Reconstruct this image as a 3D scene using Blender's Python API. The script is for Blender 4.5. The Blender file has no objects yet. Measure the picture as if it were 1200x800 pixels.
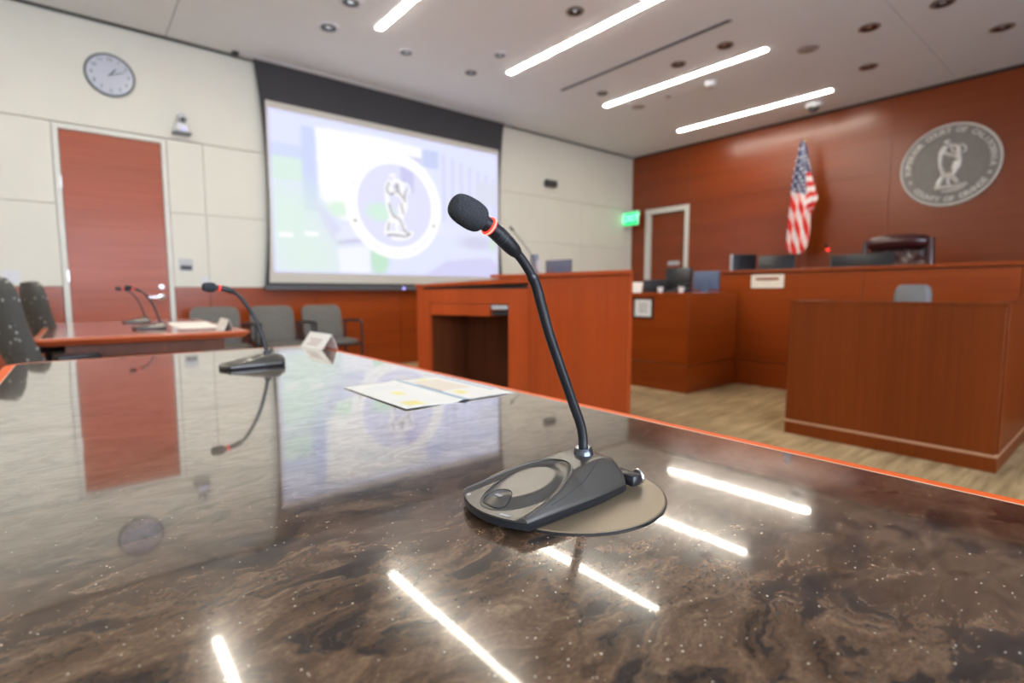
import bpy, bmesh, math, random
from mathutils import Vector, Matrix
import numpy as np
R = math.radians
random.seed(7)
SC = bpy.context.scene
COL = SC.collection

# ---------------------------------------------------------------- camera, light, exposure
CAM_Z = 0.97
cam_d = bpy.data.cameras.new('camera')
cam = bpy.data.objects.new('camera', cam_d); COL.objects.link(cam)
cam_d.sensor_width = 36.0
cam_d.lens = 616.2 / 1200 * 36
cam_d.clip_start = 0.02; cam_d.clip_end = 60
YAW, PITCH, ROLL = 0.6911, 0.0931, -0.0012
def cam_matrix():
    cy, sy, cp, sp = math.cos(YAW), math.sin(YAW), math.cos(PITCH), math.sin(PITCH)
    f = Vector((sy*cp, cy*cp, -sp)); r = Vector((cy, -sy, 0)); u = r.cross(f)
    c, s = math.cos(ROLL), math.sin(ROLL)
    r, u = c*r + s*u, -s*r + c*u
    return Matrix(((r.x, u.x, -f.x, 0), (r.y, u.y, -f.y, 0), (r.z, u.z, -f.z, CAM_Z), (0, 0, 0, 1)))
cam.matrix_world = cam_matrix()
cam_d.dof.use_dof = True
cam_d.dof.focus_distance = 0.545
cam_d.dof.aperture_fstop = 4.0
SC.camera = cam

world = bpy.data.worlds.new('world'); SC.world = world; world.use_nodes = True
wb = world.node_tree.nodes['Background']
wb.inputs[0].default_value = (0.75, 0.85, 1.0, 1); wb.inputs[1].default_value = 1.0
SC.view_settings.view_transform = 'Standard'
SC.view_settings.look = 'None'
SC.view_settings.exposure = 1.06
SC.view_settings.gamma = 1.0
SC.view_settings.use_curve_mapping = False
STRIP_POWER = 33.0     # radiance of the ceiling light strips
SHADE_POWER = 9.0      # radiance of the daylit window shades behind the camera
SCREEN_POWER = 0.50

# ---------------------------------------------------------------- room numbers (metres)
YW, XW, ZC = 6.5, 8.4, 3.527        # screen wall, bench wall, ceiling
XL, YF = -3.4, -4.2                 # wall to the left, wall behind the camera
WAIN, J1, J2 = 1.03, 1.794, 2.535   # joints in the wall panelling
TT = 0.7494                         # table top

# ---------------------------------------------------------------- materials
MATS = {}
def newmat(name):
    m = bpy.data.materials.new(name); m.use_nodes = True
    n = m.node_tree.nodes; n.clear()
    out = n.new('ShaderNodeOutputMaterial'); b = n.new('ShaderNodeBsdfPrincipled')
    m.node_tree.links.new(b.outputs[0], out.inputs[0])
    MATS[name] = m
    return m, m.node_tree, b
def setp(b, **k):
    for a, v in k.items():
        a = {'rough': 'Roughness', 'metal': 'Metallic', 'coat': 'Coat Weight', 'coatr': 'Coat Roughness', 'coatior': 'Coat IOR',
             'ior': 'IOR', 'spec': 'Specular IOR Level', 'sheen': 'Sheen Weight', 'trans': 'Transmission Weight', 'estr': 'Emission Strength', 'sss': 'Subsurface Weight'}.get(a, a)
        b.inputs[a].default_value = v
def noise(nt, vec, scale, detail=4, rough=0.5, dist=0.0):
    n = nt.nodes.new('ShaderNodeTexNoise')
    n.inputs['Scale'].default_value = scale; n.inputs['Detail'].default_value = detail
    n.inputs['Roughness'].default_value = rough; n.inputs['Distortion'].default_value = dist
    nt.links.new(vec, n.inputs['Vector']); return n.outputs[0]
def ramp(nt, fac, stops):
    r = nt.nodes.new('ShaderNodeValToRGB'); e = r.color_ramp.elements
    while len(e) < len(stops): e.new(0.5)
    for x, (p, c) in zip(e, stops):
        x.position = p; x.color = (*c, 1)
    nt.links.new(fac, r.inputs[0]); return r.outputs[0]
def mix(nt, fac, a, b, mode='MIX'):
    m = nt.nodes.new('ShaderNodeMix'); m.data_type = 'RGBA'; m.blend_type = mode
    for i, v in ((0, fac), (6, a), (7, b)):
        if hasattr(v, 'links') or hasattr(v, 'is_output'): nt.links.new(v, m.inputs[i])
        else: m.inputs[i].default_value = v if i == 0 else (*v, 1)
    return m.outputs[2]
def coords(nt, scale=(1, 1, 1), rot=(0, 0, 0), kind='Object'):
    t = nt.nodes.new('ShaderNodeTexCoord'); mp = nt.nodes.new('ShaderNodeMapping')
    mp.inputs['Scale'].default_value = scale; mp.inputs['Rotation'].default_value = rot
    nt.links.new(t.outputs[kind], mp.inputs[0]); return mp.outputs[0]
def bump(nt, b, h, strength=0.2, dist=0.002):
    n = nt.nodes.new('ShaderNodeBump'); n.inputs['Strength'].default_value = strength; n.inputs['Distance'].default_value = dist
    nt.links.new(h, n.inputs['Height']); nt.links.new(n.outputs[0], b.inputs['Normal'])
def plain(name, col, rough=0.5, var=0.06, nscale=20, **k):
    m, nt, b = newmat(name)
    v = coords(nt); f = noise(nt, v, nscale, 3)
    c = ramp(nt, f, [(0.3, tuple(x*(1-var) for x in col)), (0.7, tuple(min(1, x*(1+var)) for x in col))])
    nt.links.new(c, b.inputs['Base Color']); setp(b, rough=rough, **k); return m
def wood(name, a, c, axis, rough=0.3, coat=0.25, scale=1.0, **k):
    # fine streaks of veneer running along one axis, with slow shade changes between flitches
    m, nt, b = newmat(name)
    s = [34*scale]*3; s['xyz'.index(axis)] = 0.9*scale
    v = coords(nt, tuple(s)); f1 = noise(nt, v, 1.0, 6, 0.62, 0.5)
    s2 = [3.0*scale]*3; s2['xyz'.index(axis)] = 0.25*scale
    f2 = noise(nt, coords(nt, tuple(s2)), 1.0, 3, 0.5, 0.3)
    col = ramp(nt, f1, [(0.28, a), (0.72, c)])
    shade = ramp(nt, f2, [(0.3, (0.82, 0.80, 0.77)), (0.7, (1.08, 1.08, 1.08))])
    col = mix(nt, 1.0, col, shade, 'MULTIPLY')
    nt.links.new(col, b.inputs['Base Color']); setp(b, **{'spec': 0.32, 'rough': rough, 'coat': coat, 'coatr': 0.16, **k})
    bump(nt, b, f1, 0.04, 0.001); return m
def emit(name, col, strength):
    m, nt, b = newmat(name)
    setp(b, estr=strength, rough=0.7); b.inputs['Base Color'].default_value = (0.03, 0.03, 0.03, 1); b.inputs['Emission Color'].default_value = (*col, 1)
    return m
def vcol(name, rough=0.6, emission=0.0, **k):
    m, nt, b = newmat(name)
    a = nt.nodes.new('ShaderNodeVertexColor'); a.layer_name = 'Col'
    if emission > 0:
        nt.links.new(a.outputs[0], b.inputs['Emission Color']); setp(b, estr=emission, rough=rough)
        b.inputs['Base Color'].default_value = (0.03, 0.03, 0.03, 1)
    else:
        nt.links.new(a.outputs[0], b.inputs['Base Color']); setp(b, rough=rough, **k)
    return m

wall_paint = plain('cream_panel', (0.64, 0.63, 0.555), 0.55, 0.015, 3)
ceil_paint = plain('ceiling_paint', (0.83, 0.89, 0.94), 0.8, 0.01, 3)
dark_gap = plain('dark_gap', (0.10, 0.095, 0.085), 0.8)
grey_gap = plain('grey_gap', (0.48, 0.46, 0.39), 0.8)
frame_paint = plain('door_frame_paint', (0.62, 0.62, 0.57), 0.45, 0.02)
RED_A, RED_B = (0.245, 0.037, 0.002), (0.315, 0.056, 0.004)
wood_y = wood('bench_wood_along_y', RED_A, RED_B, 'y', 0.36, 0.15)
wall_wood = wood('wall_wood_along_y', tuple(0.74*c for c in RED_A), tuple(0.74*c for c in RED_B), 'y', 0.30, 0.08, spec=0.5)
wood_x = wood('panel_wood_along_x', RED_A, RED_B, 'x', 0.34)
wood_z = wood('panel_wood_upright', (0.145, 0.025, 0.001), (0.19, 0.037, 0.003), 'z', 0.42, 0.05, spec=0.25)
door_wood = wood('door_veneer', (0.31, 0.062, 0.022), (0.39, 0.090, 0.034), 'x', 0.4, 0.12)
lect_wood = wood('lectern_veneer', (0.38, 0.058, 0.010), (0.46, 0.080, 0.017), 'z', 0.34, 0.12)
edge_wood = wood('table_edge_wood', (0.80, 0.11, 0.014), (0.92, 0.17, 0.03), 'y', 0.5, 0.0, spec=0.2)
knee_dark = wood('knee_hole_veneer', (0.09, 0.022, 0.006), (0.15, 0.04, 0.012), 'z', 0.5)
black_pl = plain('black_plastic', (0.012, 0.013, 0.016), 0.32)
black_mat = plain('black_satin_metal', (0.012, 0.013, 0.016), 0.36, 0.1, 60)
mid_black = plain('charcoal_plastic', (0.035, 0.037, 0.042), 0.45)
screen_black = plain('matte_black_fabric', (0.038, 0.038, 0.043), 0.8, 0.05, 60)
white_pl = plain('white_plastic', (0.62, 0.63, 0.66), 0.4)
grey_pl = plain('grey_plastic', (0.25, 0.27, 0.32), 0.45)
light_grey = plain('light_grey_plastic', (0.45, 0.46, 0.48), 0.45)
steel = plain('brushed_steel', (0.62, 0.62, 0.62), 0.28, 0.05, 60, metal=1.0)
chrome = plain('polished_steel', (0.75, 0.77, 0.8), 0.12, 0.02, 20, metal=1.0)
vinyl = plain('olive_grey_vinyl', (0.105, 0.098, 0.085), 0.5, 0.1, 30)
maroon = plain('maroon_leather', (0.055, 0.012, 0.012), 0.28, 0.15, 14, coat=0.3)
brass = plain('aged_brass', (0.55, 0.38, 0.16), 0.3, 0.1, 20, metal=1.0)
paper_m = plain('white_card', (0.80, 0.77, 0.70), 0.7, 0.02, 30)
seal_grey = plain('seal_enamel_grey', (0.205, 0.185, 0.165), 0.5, 0.06, 9)
seal_metal = plain('seal_silver', (0.56, 0.53, 0.49), 0.4, 0.05, 12, metal=0.35)
dial_m = plain('clock_dial', (0.50, 0.53, 0.62), 0.12, 0.01, 5, coat=1.0, coatr=0.01)
ink_m = plain('black_ink', (0.02, 0.025, 0.03), 0.6)
faint_ink = plain('grey_ink', (0.20, 0.20, 0.20), 0.7)
lightbeige = plain('nameplate_bone', (0.85, 0.74, 0.58), 0.4)
strip_m = emit('strip_light', (1.0, 0.93, 0.80), STRIP_POWER)
shade_m = emit('daylit_shade', (0.72, 0.82, 1.0), SHADE_POWER)
red_led = emit('red_led', (1.0, 0.035, 0.02), 1.0)
red_core = emit('red_led_core', (1.0, 0.26, 0.18), 1.3)
exit_green = emit('exit_green', (0.0, 0.62, 0.13), 1.1)
exit_letter = emit('exit_letters', (0.25, 1.0, 0.5), 1.6)
blue_led = emit('violet_led', (0.4, 0.35, 1.0), 1.2)

def foam_mat():
    m, nt, b = newmat('foam'); v = coords(nt)
    f = noise(nt, v, 900, 3, 0.7)
    nt.links.new(ramp(nt, f, [(0.3, (0.018, 0.019, 0.021)), (0.7, (0.060, 0.063, 0.070))]), b.inputs['Base Color'])
    setp(b, rough=0.95, spec=0.2); bump(nt, b, f, 0.8, 0.0008); return m
foam = foam_mat()
def shell_mat():
    m, nt, b = newmat('grey_moulded_shell'); v = coords(nt)
    f = noise(nt, v, 1500, 2, 0.6)
    nt.links.new(ramp(nt, f, [(0.3, (0.10, 0.092, 0.082)), (0.7, (0.125, 0.115, 0.102))]), b.inputs['Base Color'])
    setp(b, rough=0.30, spec=0.6, metal=0.65); bump(nt, b, f, 0.15, 0.0002); return m
shell_m = shell_mat()
disc_m = plain('grommet_bronze_grey', (0.24, 0.18, 0.115), 0.36, 0.08, 900, metal=0.35)
def stone_mat():
    m, nt, b = newmat('polished_brown_stone'); N, L = nt.nodes, nt.links
    v = coords(nt, (1, 1.7, 1), (0, 0, R(28)))
    warp = N.new('ShaderNodeTexNoise'); warp.inputs['Scale'].default_value = 6.5; warp.inputs['Detail'].default_value = 4; warp.inputs['Roughness'].default_value = 0.55
    L.new(v, warp.inputs['Vector'])
    add = N.new('ShaderNodeVectorMath'); add.operation = 'MULTIPLY_ADD'
    L.new(warp.outputs['Color'], add.inputs[0]); add.inputs[1].default_value = (0.20, 0.20, 0.0); L.new(v, add.inputs[2])
    f1 = noise(nt, add.outputs[0], 15, 10, 0.66, 0.5)
    f2 = noise(nt, add.outputs[0], 34, 10, 0.70, 0.3)
    f3 = noise(nt, v, 260, 4, 0.7)
    base = ramp(nt, f2, [(0.30, (0.026, 0.014, 0.008)), (0.45, (0.086, 0.048, 0.026)), (0.57, (0.145, 0.084, 0.047)), (0.72, (0.28, 0.185, 0.11))])
    dark = ramp(nt, f1, [(0.40, (0.95, 0.95, 0.95)), (0.49, (0, 0, 0))])
    c = mix(nt, dark, base, (0.017, 0.0125, 0.012))
    c = mix(nt, 1.0, c, ramp(nt, f3, [(0.3, (0.62, 0.62, 0.62)), (0.7, (1.3, 1.3, 1.3))]), 'MULTIPLY')
    def math_(op, a, v2):
        q = N.new('ShaderNodeMath'); q.operation = op; L.new(a, q.inputs[0])
        if isinstance(v2, float): q.inputs[1].default_value = v2
        else: L.new(v2, q.inputs[1])
        return q.outputs[0]
    vo = N.new('ShaderNodeTexVoronoi'); vo.inputs['Scale'].default_value = 520; L.new(coords(nt), vo.inputs['Vector'])
    sep = N.new('ShaderNodeSeparateColor'); L.new(vo.outputs['Color'], sep.inputs[0])
    clus = noise(nt, coords(nt), 7, 2)
    rad = math_('MULTIPLY', sep.outputs[1], 0.42)
    fl = math_('MULTIPLY', math_('LESS_THAN', vo.outputs['Distance'], rad), math_('GREATER_THAN', math_('ADD', sep.outputs[0], math_('MULTIPLY', clus, 0.05)), 1.0))
    c = mix(nt, fl, c, (0.75, 0.66, 0.52))
    L.new(c, b.inputs['Base Color']); setp(b, rough=0.20, ior=1.45, spec=0.12)
    # clear polish: sharp reflection that grows towards grazing view, as on waxed stone
    lw = N.new('ShaderNodeLayerWeight'); lw.inputs['Blend'].default_value = 0.5
    g = N.new('ShaderNodeBsdfGlossy'); g.inputs['Roughness'].default_value = 0.036; g.inputs['Color'].default_value = (1, 0.985, 0.96, 1)
    cr = N.new('ShaderNodeValToRGB'); e = cr.color_ramp.elements
    for p_, q_ in ((0.0, 0.03), (0.40, 0.035), (0.50, 0.07), (0.60, 0.20), (0.67, 0.37), (0.80, 0.68), (0.95, 0.86), (1.0, 1.0)):
        k_ = e[0] if p_ == 0.0 else (e[-1] if p_ == 1.0 else e.new(p_)); k_.position = p_; k_.color = (q_, q_, q_, 1)
    L.new(lw.outputs['Facing'], cr.inputs[0]); fr_ = mix(nt, 1.0, cr.outputs[0], ramp(nt, f2, [(0.34, (0.78, 0.78, 0.78)), (0.58, (1.06, 1.06, 1.06))]), 'MULTIPLY')
    g2 = N.new('ShaderNodeBsdfGlossy'); g2.inputs['Roughness'].default_value = 0.13; g2.inputs['Color'].default_value = (1, 0.985, 0.96, 1)
    gm = N.new('ShaderNodeMixShader'); L.new(ramp(nt, lw.outputs['Facing'], [(0.50, (0.46, 0.46, 0.46)), (0.78, (0.10, 0.10, 0.10))]), gm.inputs[0]); L.new(g.outputs[0], gm.inputs[1]); L.new(g2.outputs[0], gm.inputs[2])
    mx_ = N.new('ShaderNodeMixShader'); L.new(fr_, mx_.inputs[0]); L.new(b.outputs[0], mx_.inputs[1]); L.new(gm.outputs[0], mx_.inputs[2])
    out = [q for q in N if q.type == 'OUTPUT_MATERIAL'][0]; L.new(mx_.outputs[0], out.inputs[0])
    return m
stone_m = stone_mat()
def carpet_mat():
    m, nt, b = newmat('striped_carpet'); v = coords(nt, (2.2, 24, 1), (0, 0, 0))
    f = noise(nt, v, 1.0, 5, 0.65); f2 = noise(nt, coords(nt), 3.0, 3)
    c = ramp(nt, f, [(0.35, (0.28, 0.19, 0.09)), (0.65, (0.52, 0.375, 0.20))])
    c = mix(nt, 1.0, c, ramp(nt, f2, [(0.3, (0.85, 0.85, 0.85)), (0.7, (1.1, 1.1, 1.1))]), 'MULTIPLY')
    nt.links.new(c, b.inputs['Base Color']); setp(b, rough=0.95, spec=0.1)
    bump(nt, b, noise(nt, coords(nt), 400, 2), 0.5, 0.004); return m
carpet_m = carpet_mat()
def speckle_mat():
    m, nt, b = newmat('speckled_charcoal_fabric')
    vo = nt.nodes.new('ShaderNodeTexVoronoi'); vo.inputs['Scale'].default_value = 26; nt.links.new(coords(nt), vo.inputs['Vector'])
    c = ramp(nt, vo.outputs['Distance'], [(0.0, (0.50, 0.49, 0.45)), (0.13, (0.34, 0.33, 0.30)), (0.24, (0.085, 0.080, 0.070))])
    w = noise(nt, coords(nt), 300, 2)
    c = mix(nt, 1.0, c, ramp(nt, w, [(0.3, (0.7, 0.7, 0.7)), (0.7, (1.3, 1.3, 1.3))]), 'MULTIPLY')
    nt.links.new(c, b.inputs['Base Color']); setp(b, rough=0.9, spec=0.2); return m
speckle = speckle_mat()

# ---------------------------------------------------------------- object helpers
WM = {}
def tag(o, label=None, cat=None, group=None, kind=None):
    for k, v in (('label', label), ('category', cat), ('group', group), ('kind', kind)):
        if v: o[k] = v
    return o
def thing(name, label, cat, loc=(0, 0, 0), rz=0.0, group=None):
    o = bpy.data.objects.new(name, None); COL.objects.link(o)
    o.empty_display_size = 0.05
    o.location = loc; o.rotation_euler = (0, 0, rz)
    WM[o] = Matrix.Translation(loc) @ Matrix.Rotation(rz, 4, 'Z')
    return tag(o, label, cat, group)
def obj(name, bm, mat, parent=None, label=None, smooth=None, world=True, **kw):
    """link bm (world coordinates) as one mesh; a child is stored relative to its thing"""
    me = bpy.data.meshes.new(name)
    bmesh.ops.recalc_face_normals(bm, faces=bm.faces) if kw.get('recalc', True) else None
    if smooth is not None:
        for f in bm.faces: f.smooth = True
        for e in bm.edges:
            if len(e.link_faces) == 2 and e.calc_face_angle(0) > R(smooth): e.smooth = False
    if parent is None:
        xs = [v.co for v in bm.verts]
        lo = Vector((min(v.x for v in xs), min(v.y for v in xs), min(v.z for v in xs)))
        hi = Vector((max(v.x for v in xs), max(v.y for v in xs), max(v.z for v in xs)))
        M = Matrix.Translation(Vector(((lo.x+hi.x)/2, (lo.y+hi.y)/2, lo.z)))
    else: M = WM[parent]
    if world: bm.transform(M.inverted())
    bm.to_mesh(me); bm.free()
    for m in (mat if isinstance(mat, (list, tuple)) else [mat]): me.materials.append(m)
    o = bpy.data.objects.new(name, me); COL.objects.link(o)
    if parent is None: o.matrix_world = M; o.location = M.translation
    else: o.parent = parent
    WM[o] = M
    if label: o['label'] = label
    return o
def struct(name, bm, mat, parent=None, smooth=None):
    o = obj(name, bm, mat, parent, smooth=smooth)
    if parent is None: o['kind'] = 'structure'
    return o
def dup(root, loc, rz=None, label=None, group=None):
    def cp(o, par):
        c = o.copy(); COL.objects.link(c); c.parent = par
        for ch in KIDS.get(o, []): cp(ch, c)
        return c
    KIDS = {}
    for o in list(WM):
        if o.parent: KIDS.setdefault(o.parent, []).append(o)
    r = cp(root, None); r.location = loc
    if rz is not None: r.rotation_euler = (0, 0, rz)
    if label: r['label'] = label
    if group: r['group'] = group
    return r
def box(bm, x0, x1, y0, y1, z0, z1, bev=0.0, seg=2, M=None):
    t = bmesh.new()
    bmesh.ops.create_cube(t, size=1.0)
    for v in t.verts:
        v.co = Vector(((x0+x1)/2 + v.co.x*(x1-x0), (y0+y1)/2 + v.co.y*(y1-y0), (z0+z1)/2 + v.co.z*(z1-z0)))
    if bev: bmesh.ops.bevel(t, geom=t.edges[:], offset=bev, segments=seg, affect='EDGES', profile=0.5)
    return merge(bm, t, M)
def merge(bm, t, M=None):
    if M is not None: t.transform(M)
    mp = {}
    for v in t.verts: mp[v] = bm.verts.new(v.co)
    for f in t.faces:
        try:
            g = bm.faces.new([mp[v] for v in f.verts]); g.material_index = f.material_index; g.smooth = f.smooth
        except ValueError: pass
    t.free(); return bm
def B(*a, **k): return box(bmesh.new(), *a, **k)
def prism(pts, z0, z1, bev=0.0, seg=2, M=None, bm=None):
    t = bmesh.new()
    f = t.faces.new([t.verts.new((x, y, z0)) for x, y in pts])
    r = bmesh.ops.extrude_face_region(t, geom=[f])
    for v in r['geom']:
        if isinstance(v, bmesh.types.BMVert): v.co.z = z1
    bmesh.ops.recalc_face_normals(t, faces=t.faces)
    if bev: bmesh.ops.bevel(t, geom=t.edges[:], offset=bev, segments=seg, affect='EDGES', profile=0.5)
    return merge(bm if bm else bmesh.new(), t, M)
def lathe(prof, n=24, M=None, bm=None, caps=True):
    t = bmesh.new(); rings = []
    for r, z in prof:
        rings.append([t.verts.new((max(r, 1e-5)*math.cos(2*math.pi*i/n), max(r, 1e-5)*math.sin(2*math.pi*i/n), z)) for i in range(n)])
    for a, b in zip(rings, rings[1:]):
        for i in range(n): t.faces.new((a[i], a[(i+1) % n], b[(i+1) % n], b[i]))
    if caps:
        t.faces.new(rings[0][::-1]); t.faces.new(rings[-1])
    return merge(bm if bm else bmesh.new(), t, M)
def tube(pts, rad, n=10, bm=None, flat=None):
    """sweep a circle along points; rad a number or list; flat = (axis, factor) squashes"""
    bm = bm if bm else bmesh.new()
    P = [Vector(p) for p in pts]; rs = rad if isinstance(rad, (list, tuple)) else [rad]*len(P)
    prev = None; rings = []
    for i, p in enumerate(P):
        t = (P[min(i+1, len(P)-1)] - P[max(i-1, 0)]).normalized()
        if prev is None:
            a = Vector((0, 0, 1)) if abs(t.z) < 0.9 else Vector((1, 0, 0))
            n1 = t.cross(a).normalized()
        else: n1 = (prev - t*prev.dot(t)).normalized()
        prev = n1; n2 = t.cross(n1)
        rings.append([bm.verts.new(p + rs[i]*(math.cos(2*math.pi*k/n)*n1 + math.sin(2*math.pi*k/n)*n2)) for k in range(n)])
    for a, b in zip(rings, rings[1:]):
        for k in range(n): bm.faces.new((a[k], a[(k+1) % n], b[(k+1) % n], b[k]))
    bm.faces.new(rings[0][::-1]); bm.faces.new(rings[-1]); return bm
def spline(ctrl, n=8):
    """Catmull-Rom through control points"""
    P = [Vector(p) for p in ctrl]; P = [2*P[0]-P[1]] + P + [2*P[-1]-P[-2]]; out = []
    for i in range(1, len(P)-2):
        for k in range(n):
            t = k/n; a, b, c, d = P[i-1:i+3]
            out.append(0.5*((2*b) + (c-a)*t + (2*a-5*b+4*c-d)*t*t + (3*b-a-3*c+d)*t**3))
    out.append(P[-2]); return out
def basis(o, right, up):
    r = Vector(right).normalized(); u = Vector(up).normalized(); n = r.cross(u)
    return Matrix(((r.x, u.x, n.x, o[0]), (r.y, u.y, n.y, o[1]), (r.z, u.z, n.z, o[2]), (0, 0, 0, 1)))
def axis_to(p, d):
    d = Vector(d).normalized(); return Matrix.Translation(p) @ d.to_track_quat('Z', 'Y').to_matrix().to_4x4()
def text_bm(s, size, depth=0.0, align='CENTER', off=0.0):
    c = bpy.data.curves.new('txt', 'FONT'); c.body = s; c.size = size; c.extrude = depth; c.align_x = align; c.align_y = 'CENTER'; c.resolution_u = 3; c.offset = off
    o = bpy.data.objects.new('txt', c); COL.objects.link(o)
    dg = bpy.context.evaluated_depsgraph_get(); dg.update()
    me = bpy.data.meshes.new_from_object(o.evaluated_get(dg))
    t = bmesh.new(); t.from_mesh(me)
    bpy.data.objects.remove(o); bpy.data.curves.remove(c); bpy.data.meshes.remove(me)
    return t
def rounded(cx, cy, w, h, r, n=5):
    pts = []
    for sx, sy, a0 in ((1, 1, 0), (-1, 1, 90), (-1, -1, 180), (1, -1, 270)):
        for k in range(n+1):
            a = R(a0 + 90*k/n); pts.append((cx + sx*(w/2-r) + r*math.cos(a), cy + sy*(h/2-r) + r*math.sin(a)))
    return pts
def frame_bm(w, h, t, d, M):   # rectangular ring in local XY, thickness t, depth d
    bm = bmesh.new()
    box(bm, -w/2, w/2, h/2-t, h/2, 0, d, M=M); box(bm, -w/2, w/2, -h/2, -h/2+t, 0, d, M=M)
    box(bm, -w/2, -w/2+t, -h/2+t, h/2-t, 0, d, M=M); box(bm, w/2-t, w/2, -h/2+t, h/2-t, 0, d, M=M)
    return bm
SCR = lambda x, z, y=YW: basis((x, y, z), (1, 0, 0), (0, 0, 1))          # local frame on the screen wall
BEN = lambda y, z, x=XW: basis((x, y, z), (0, -1, 0), (0, 0, 1))         # local frame on the bench wall

# ---------------------------------------------------------------- room shell
fl = struct('floor', B(XL-0.2, XW+0.3, YF-0.2, YW+0.3, -0.15, 0), carpet_m)
ce = struct('ceiling', B(XL-0.2, XW+0.3, YF-0.2, YW+0.3, ZC+0.012, ZC+0.2), dark_gap)
xs_, ys_ = [XL, 0.855, XW], [YF, -1.6, 1.67, YW-0.02]
for i in range(2):
    for j in range(3):
        x1 = xs_[i+1]-0.004 if i == 0 else XW-0.02
        obj('ceiling_panel', B(xs_[i]+0.004, x1, ys_[j]+0.004, ys_[j+1]-0.004, ZC, ZC+0.012), ceil_paint, ce)
DX0, DX1, DZ = -0.035, 0.757, 2.478            # door opening on the screen wall
w = bmesh.new()
box(w, XL-0.2, XW+0.3, YW+0.06, YW+0.2, 0, ZC+0.01)
wall_b = struct('wall_back', w, grey_gap)
def spanel(x0, x1, z0, z1, m=wall_paint, g=0.002, y0=YW, th=0.025):
    obj('wall_panel', B(x0+g, x1-g, y0, y0+th+0.035, z0+g, z1-g, bev=0.0015, seg=1), m, wall_b)
# cream panels: top band, middle band, lower band; wood wainscot below
for a, b in ((XL, 1.9), (1.9, 4.9), (4.9, XW-0.004)): spanel(a, b, J2+0.003, ZC-0.028)
cols_ = [(XL, -2.35), (-2.35, -1.21), (-1.21, -0.083), (0.805, 1.13), (1.13, 2.27), (2.27, 3.41), (3.41, 4.55), (4.55, 5.55), (5.55, 6.98), (6.98, XW-0.004)]
for a, b in cols_:
    spanel(a, b, J1, J2); spanel(a, b, WAIN, J1)
    spanel(a, b, 0.0, WAIN, wood_x)
d1 = bmesh.new()
box(d1, DX0-0.045, DX0, YW-0.012, YW+0.06, 0, DZ+0.05, bev=0.003); box(d1, DX1, DX1+0.045, YW-0.012, YW+0.06, 0, DZ+0.05, bev=0.003)
box(d1, DX0, DX1, YW-0.012, YW+0.06, DZ, DZ+0.05, bev=0.003)
dr = struct('door_1', B(DX0+0.003, DX1-0.003, YW+0.004, YW+0.048, 0.008, DZ-0.003, bev=0.002), door_wood)
obj('door_frame', d1, frame_paint, dr)
for z in (0.28, 1.07, 1.94):
    obj('hinge', lathe([(0.009, 0), (0.009, 0.11)], 10, Matrix.Translation((DX0-0.002, YW-0.004, z))), steel, dr)
M = SCR(0.688, 0.925, YW+0.004)
h = lathe([(0.03, 0), (0.03, 0.01), (0.012, 0.012), (0.012, 0.05)], 20, M)
box(h, -0.115, 0.012, -0.010, 0.010, 0.045, 0.062, bev=0.005, M=M)
obj('door_lever', h, chrome, dr, 'bright steel lever handle', smooth=40)
obj('deadbolt', lathe([(0.027, 0), (0.027, 0.008), (0.02, 0.016), (0.004, 0.017)], 20, SCR(0.69, 1.03, YW+0.004)), steel, dr, smooth=40)

# bench wall (dark wood) with its door
w = bmesh.new(); box(w, XW+0.13, XW+0.28, YF-0.2, YW+0.06, 0, ZC+0.01)
wall_r = struct('wall_right', w, dark_gap)
EY0, EY1, EZ = 5.345, 6.095, 2.42
bz = [(0.0, J2), (J2, ZC-0.03)]
yc = [6.50, 6.185, 5.262, 3.30, 2.30, 0.85, -0.7, -2.2, YF]
for a, b in zip(yc, yc[1:]):
    for z0, z1 in bz:
        if abs(a-6.185) < 0.01 and z1 < J2+0.01: 
            continue
        obj('wall_panel', B(XW, XW+0.06, b+0.001, a-0.001, z0+0.001, z1-0.001, bev=0.001, seg=1), wall_wood, wall_r)
obj('wall_panel', B(XW, XW+0.06, 5.262, 6.185, EZ+0.093, J2-0.002, bev=0.001, seg=1), wall_wood, wall_r)
dr2 = struct('door_2', B(XW+0.075, XW+0.12, EY0+0.003, EY1-0.003, 0.01, EZ-0.003), wall_wood)
f2 = bmesh.new()
box(f2, XW-0.012, XW+0.075, EY0-0.082, EY0, 0, EZ+0.09, bev=0.003); box(f2, XW-0.012, XW+0.075, EY1, EY1+0.09, 0, EZ+0.09, bev=0.003)
box(f2, XW-0.012, XW+0.075, EY0, EY1, EZ, EZ+0.09, bev=0.003)
obj('door_frame', f2, frame_paint, dr2)
sg = obj('room_sign', prism(rounded(0, 0, 0.24, 0.075, 0.01), 0, 0.006, M=BEN(5.60, 1.50, XW+0.075)), light_grey, dr2, 'small pale sign plate on the door')

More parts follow.
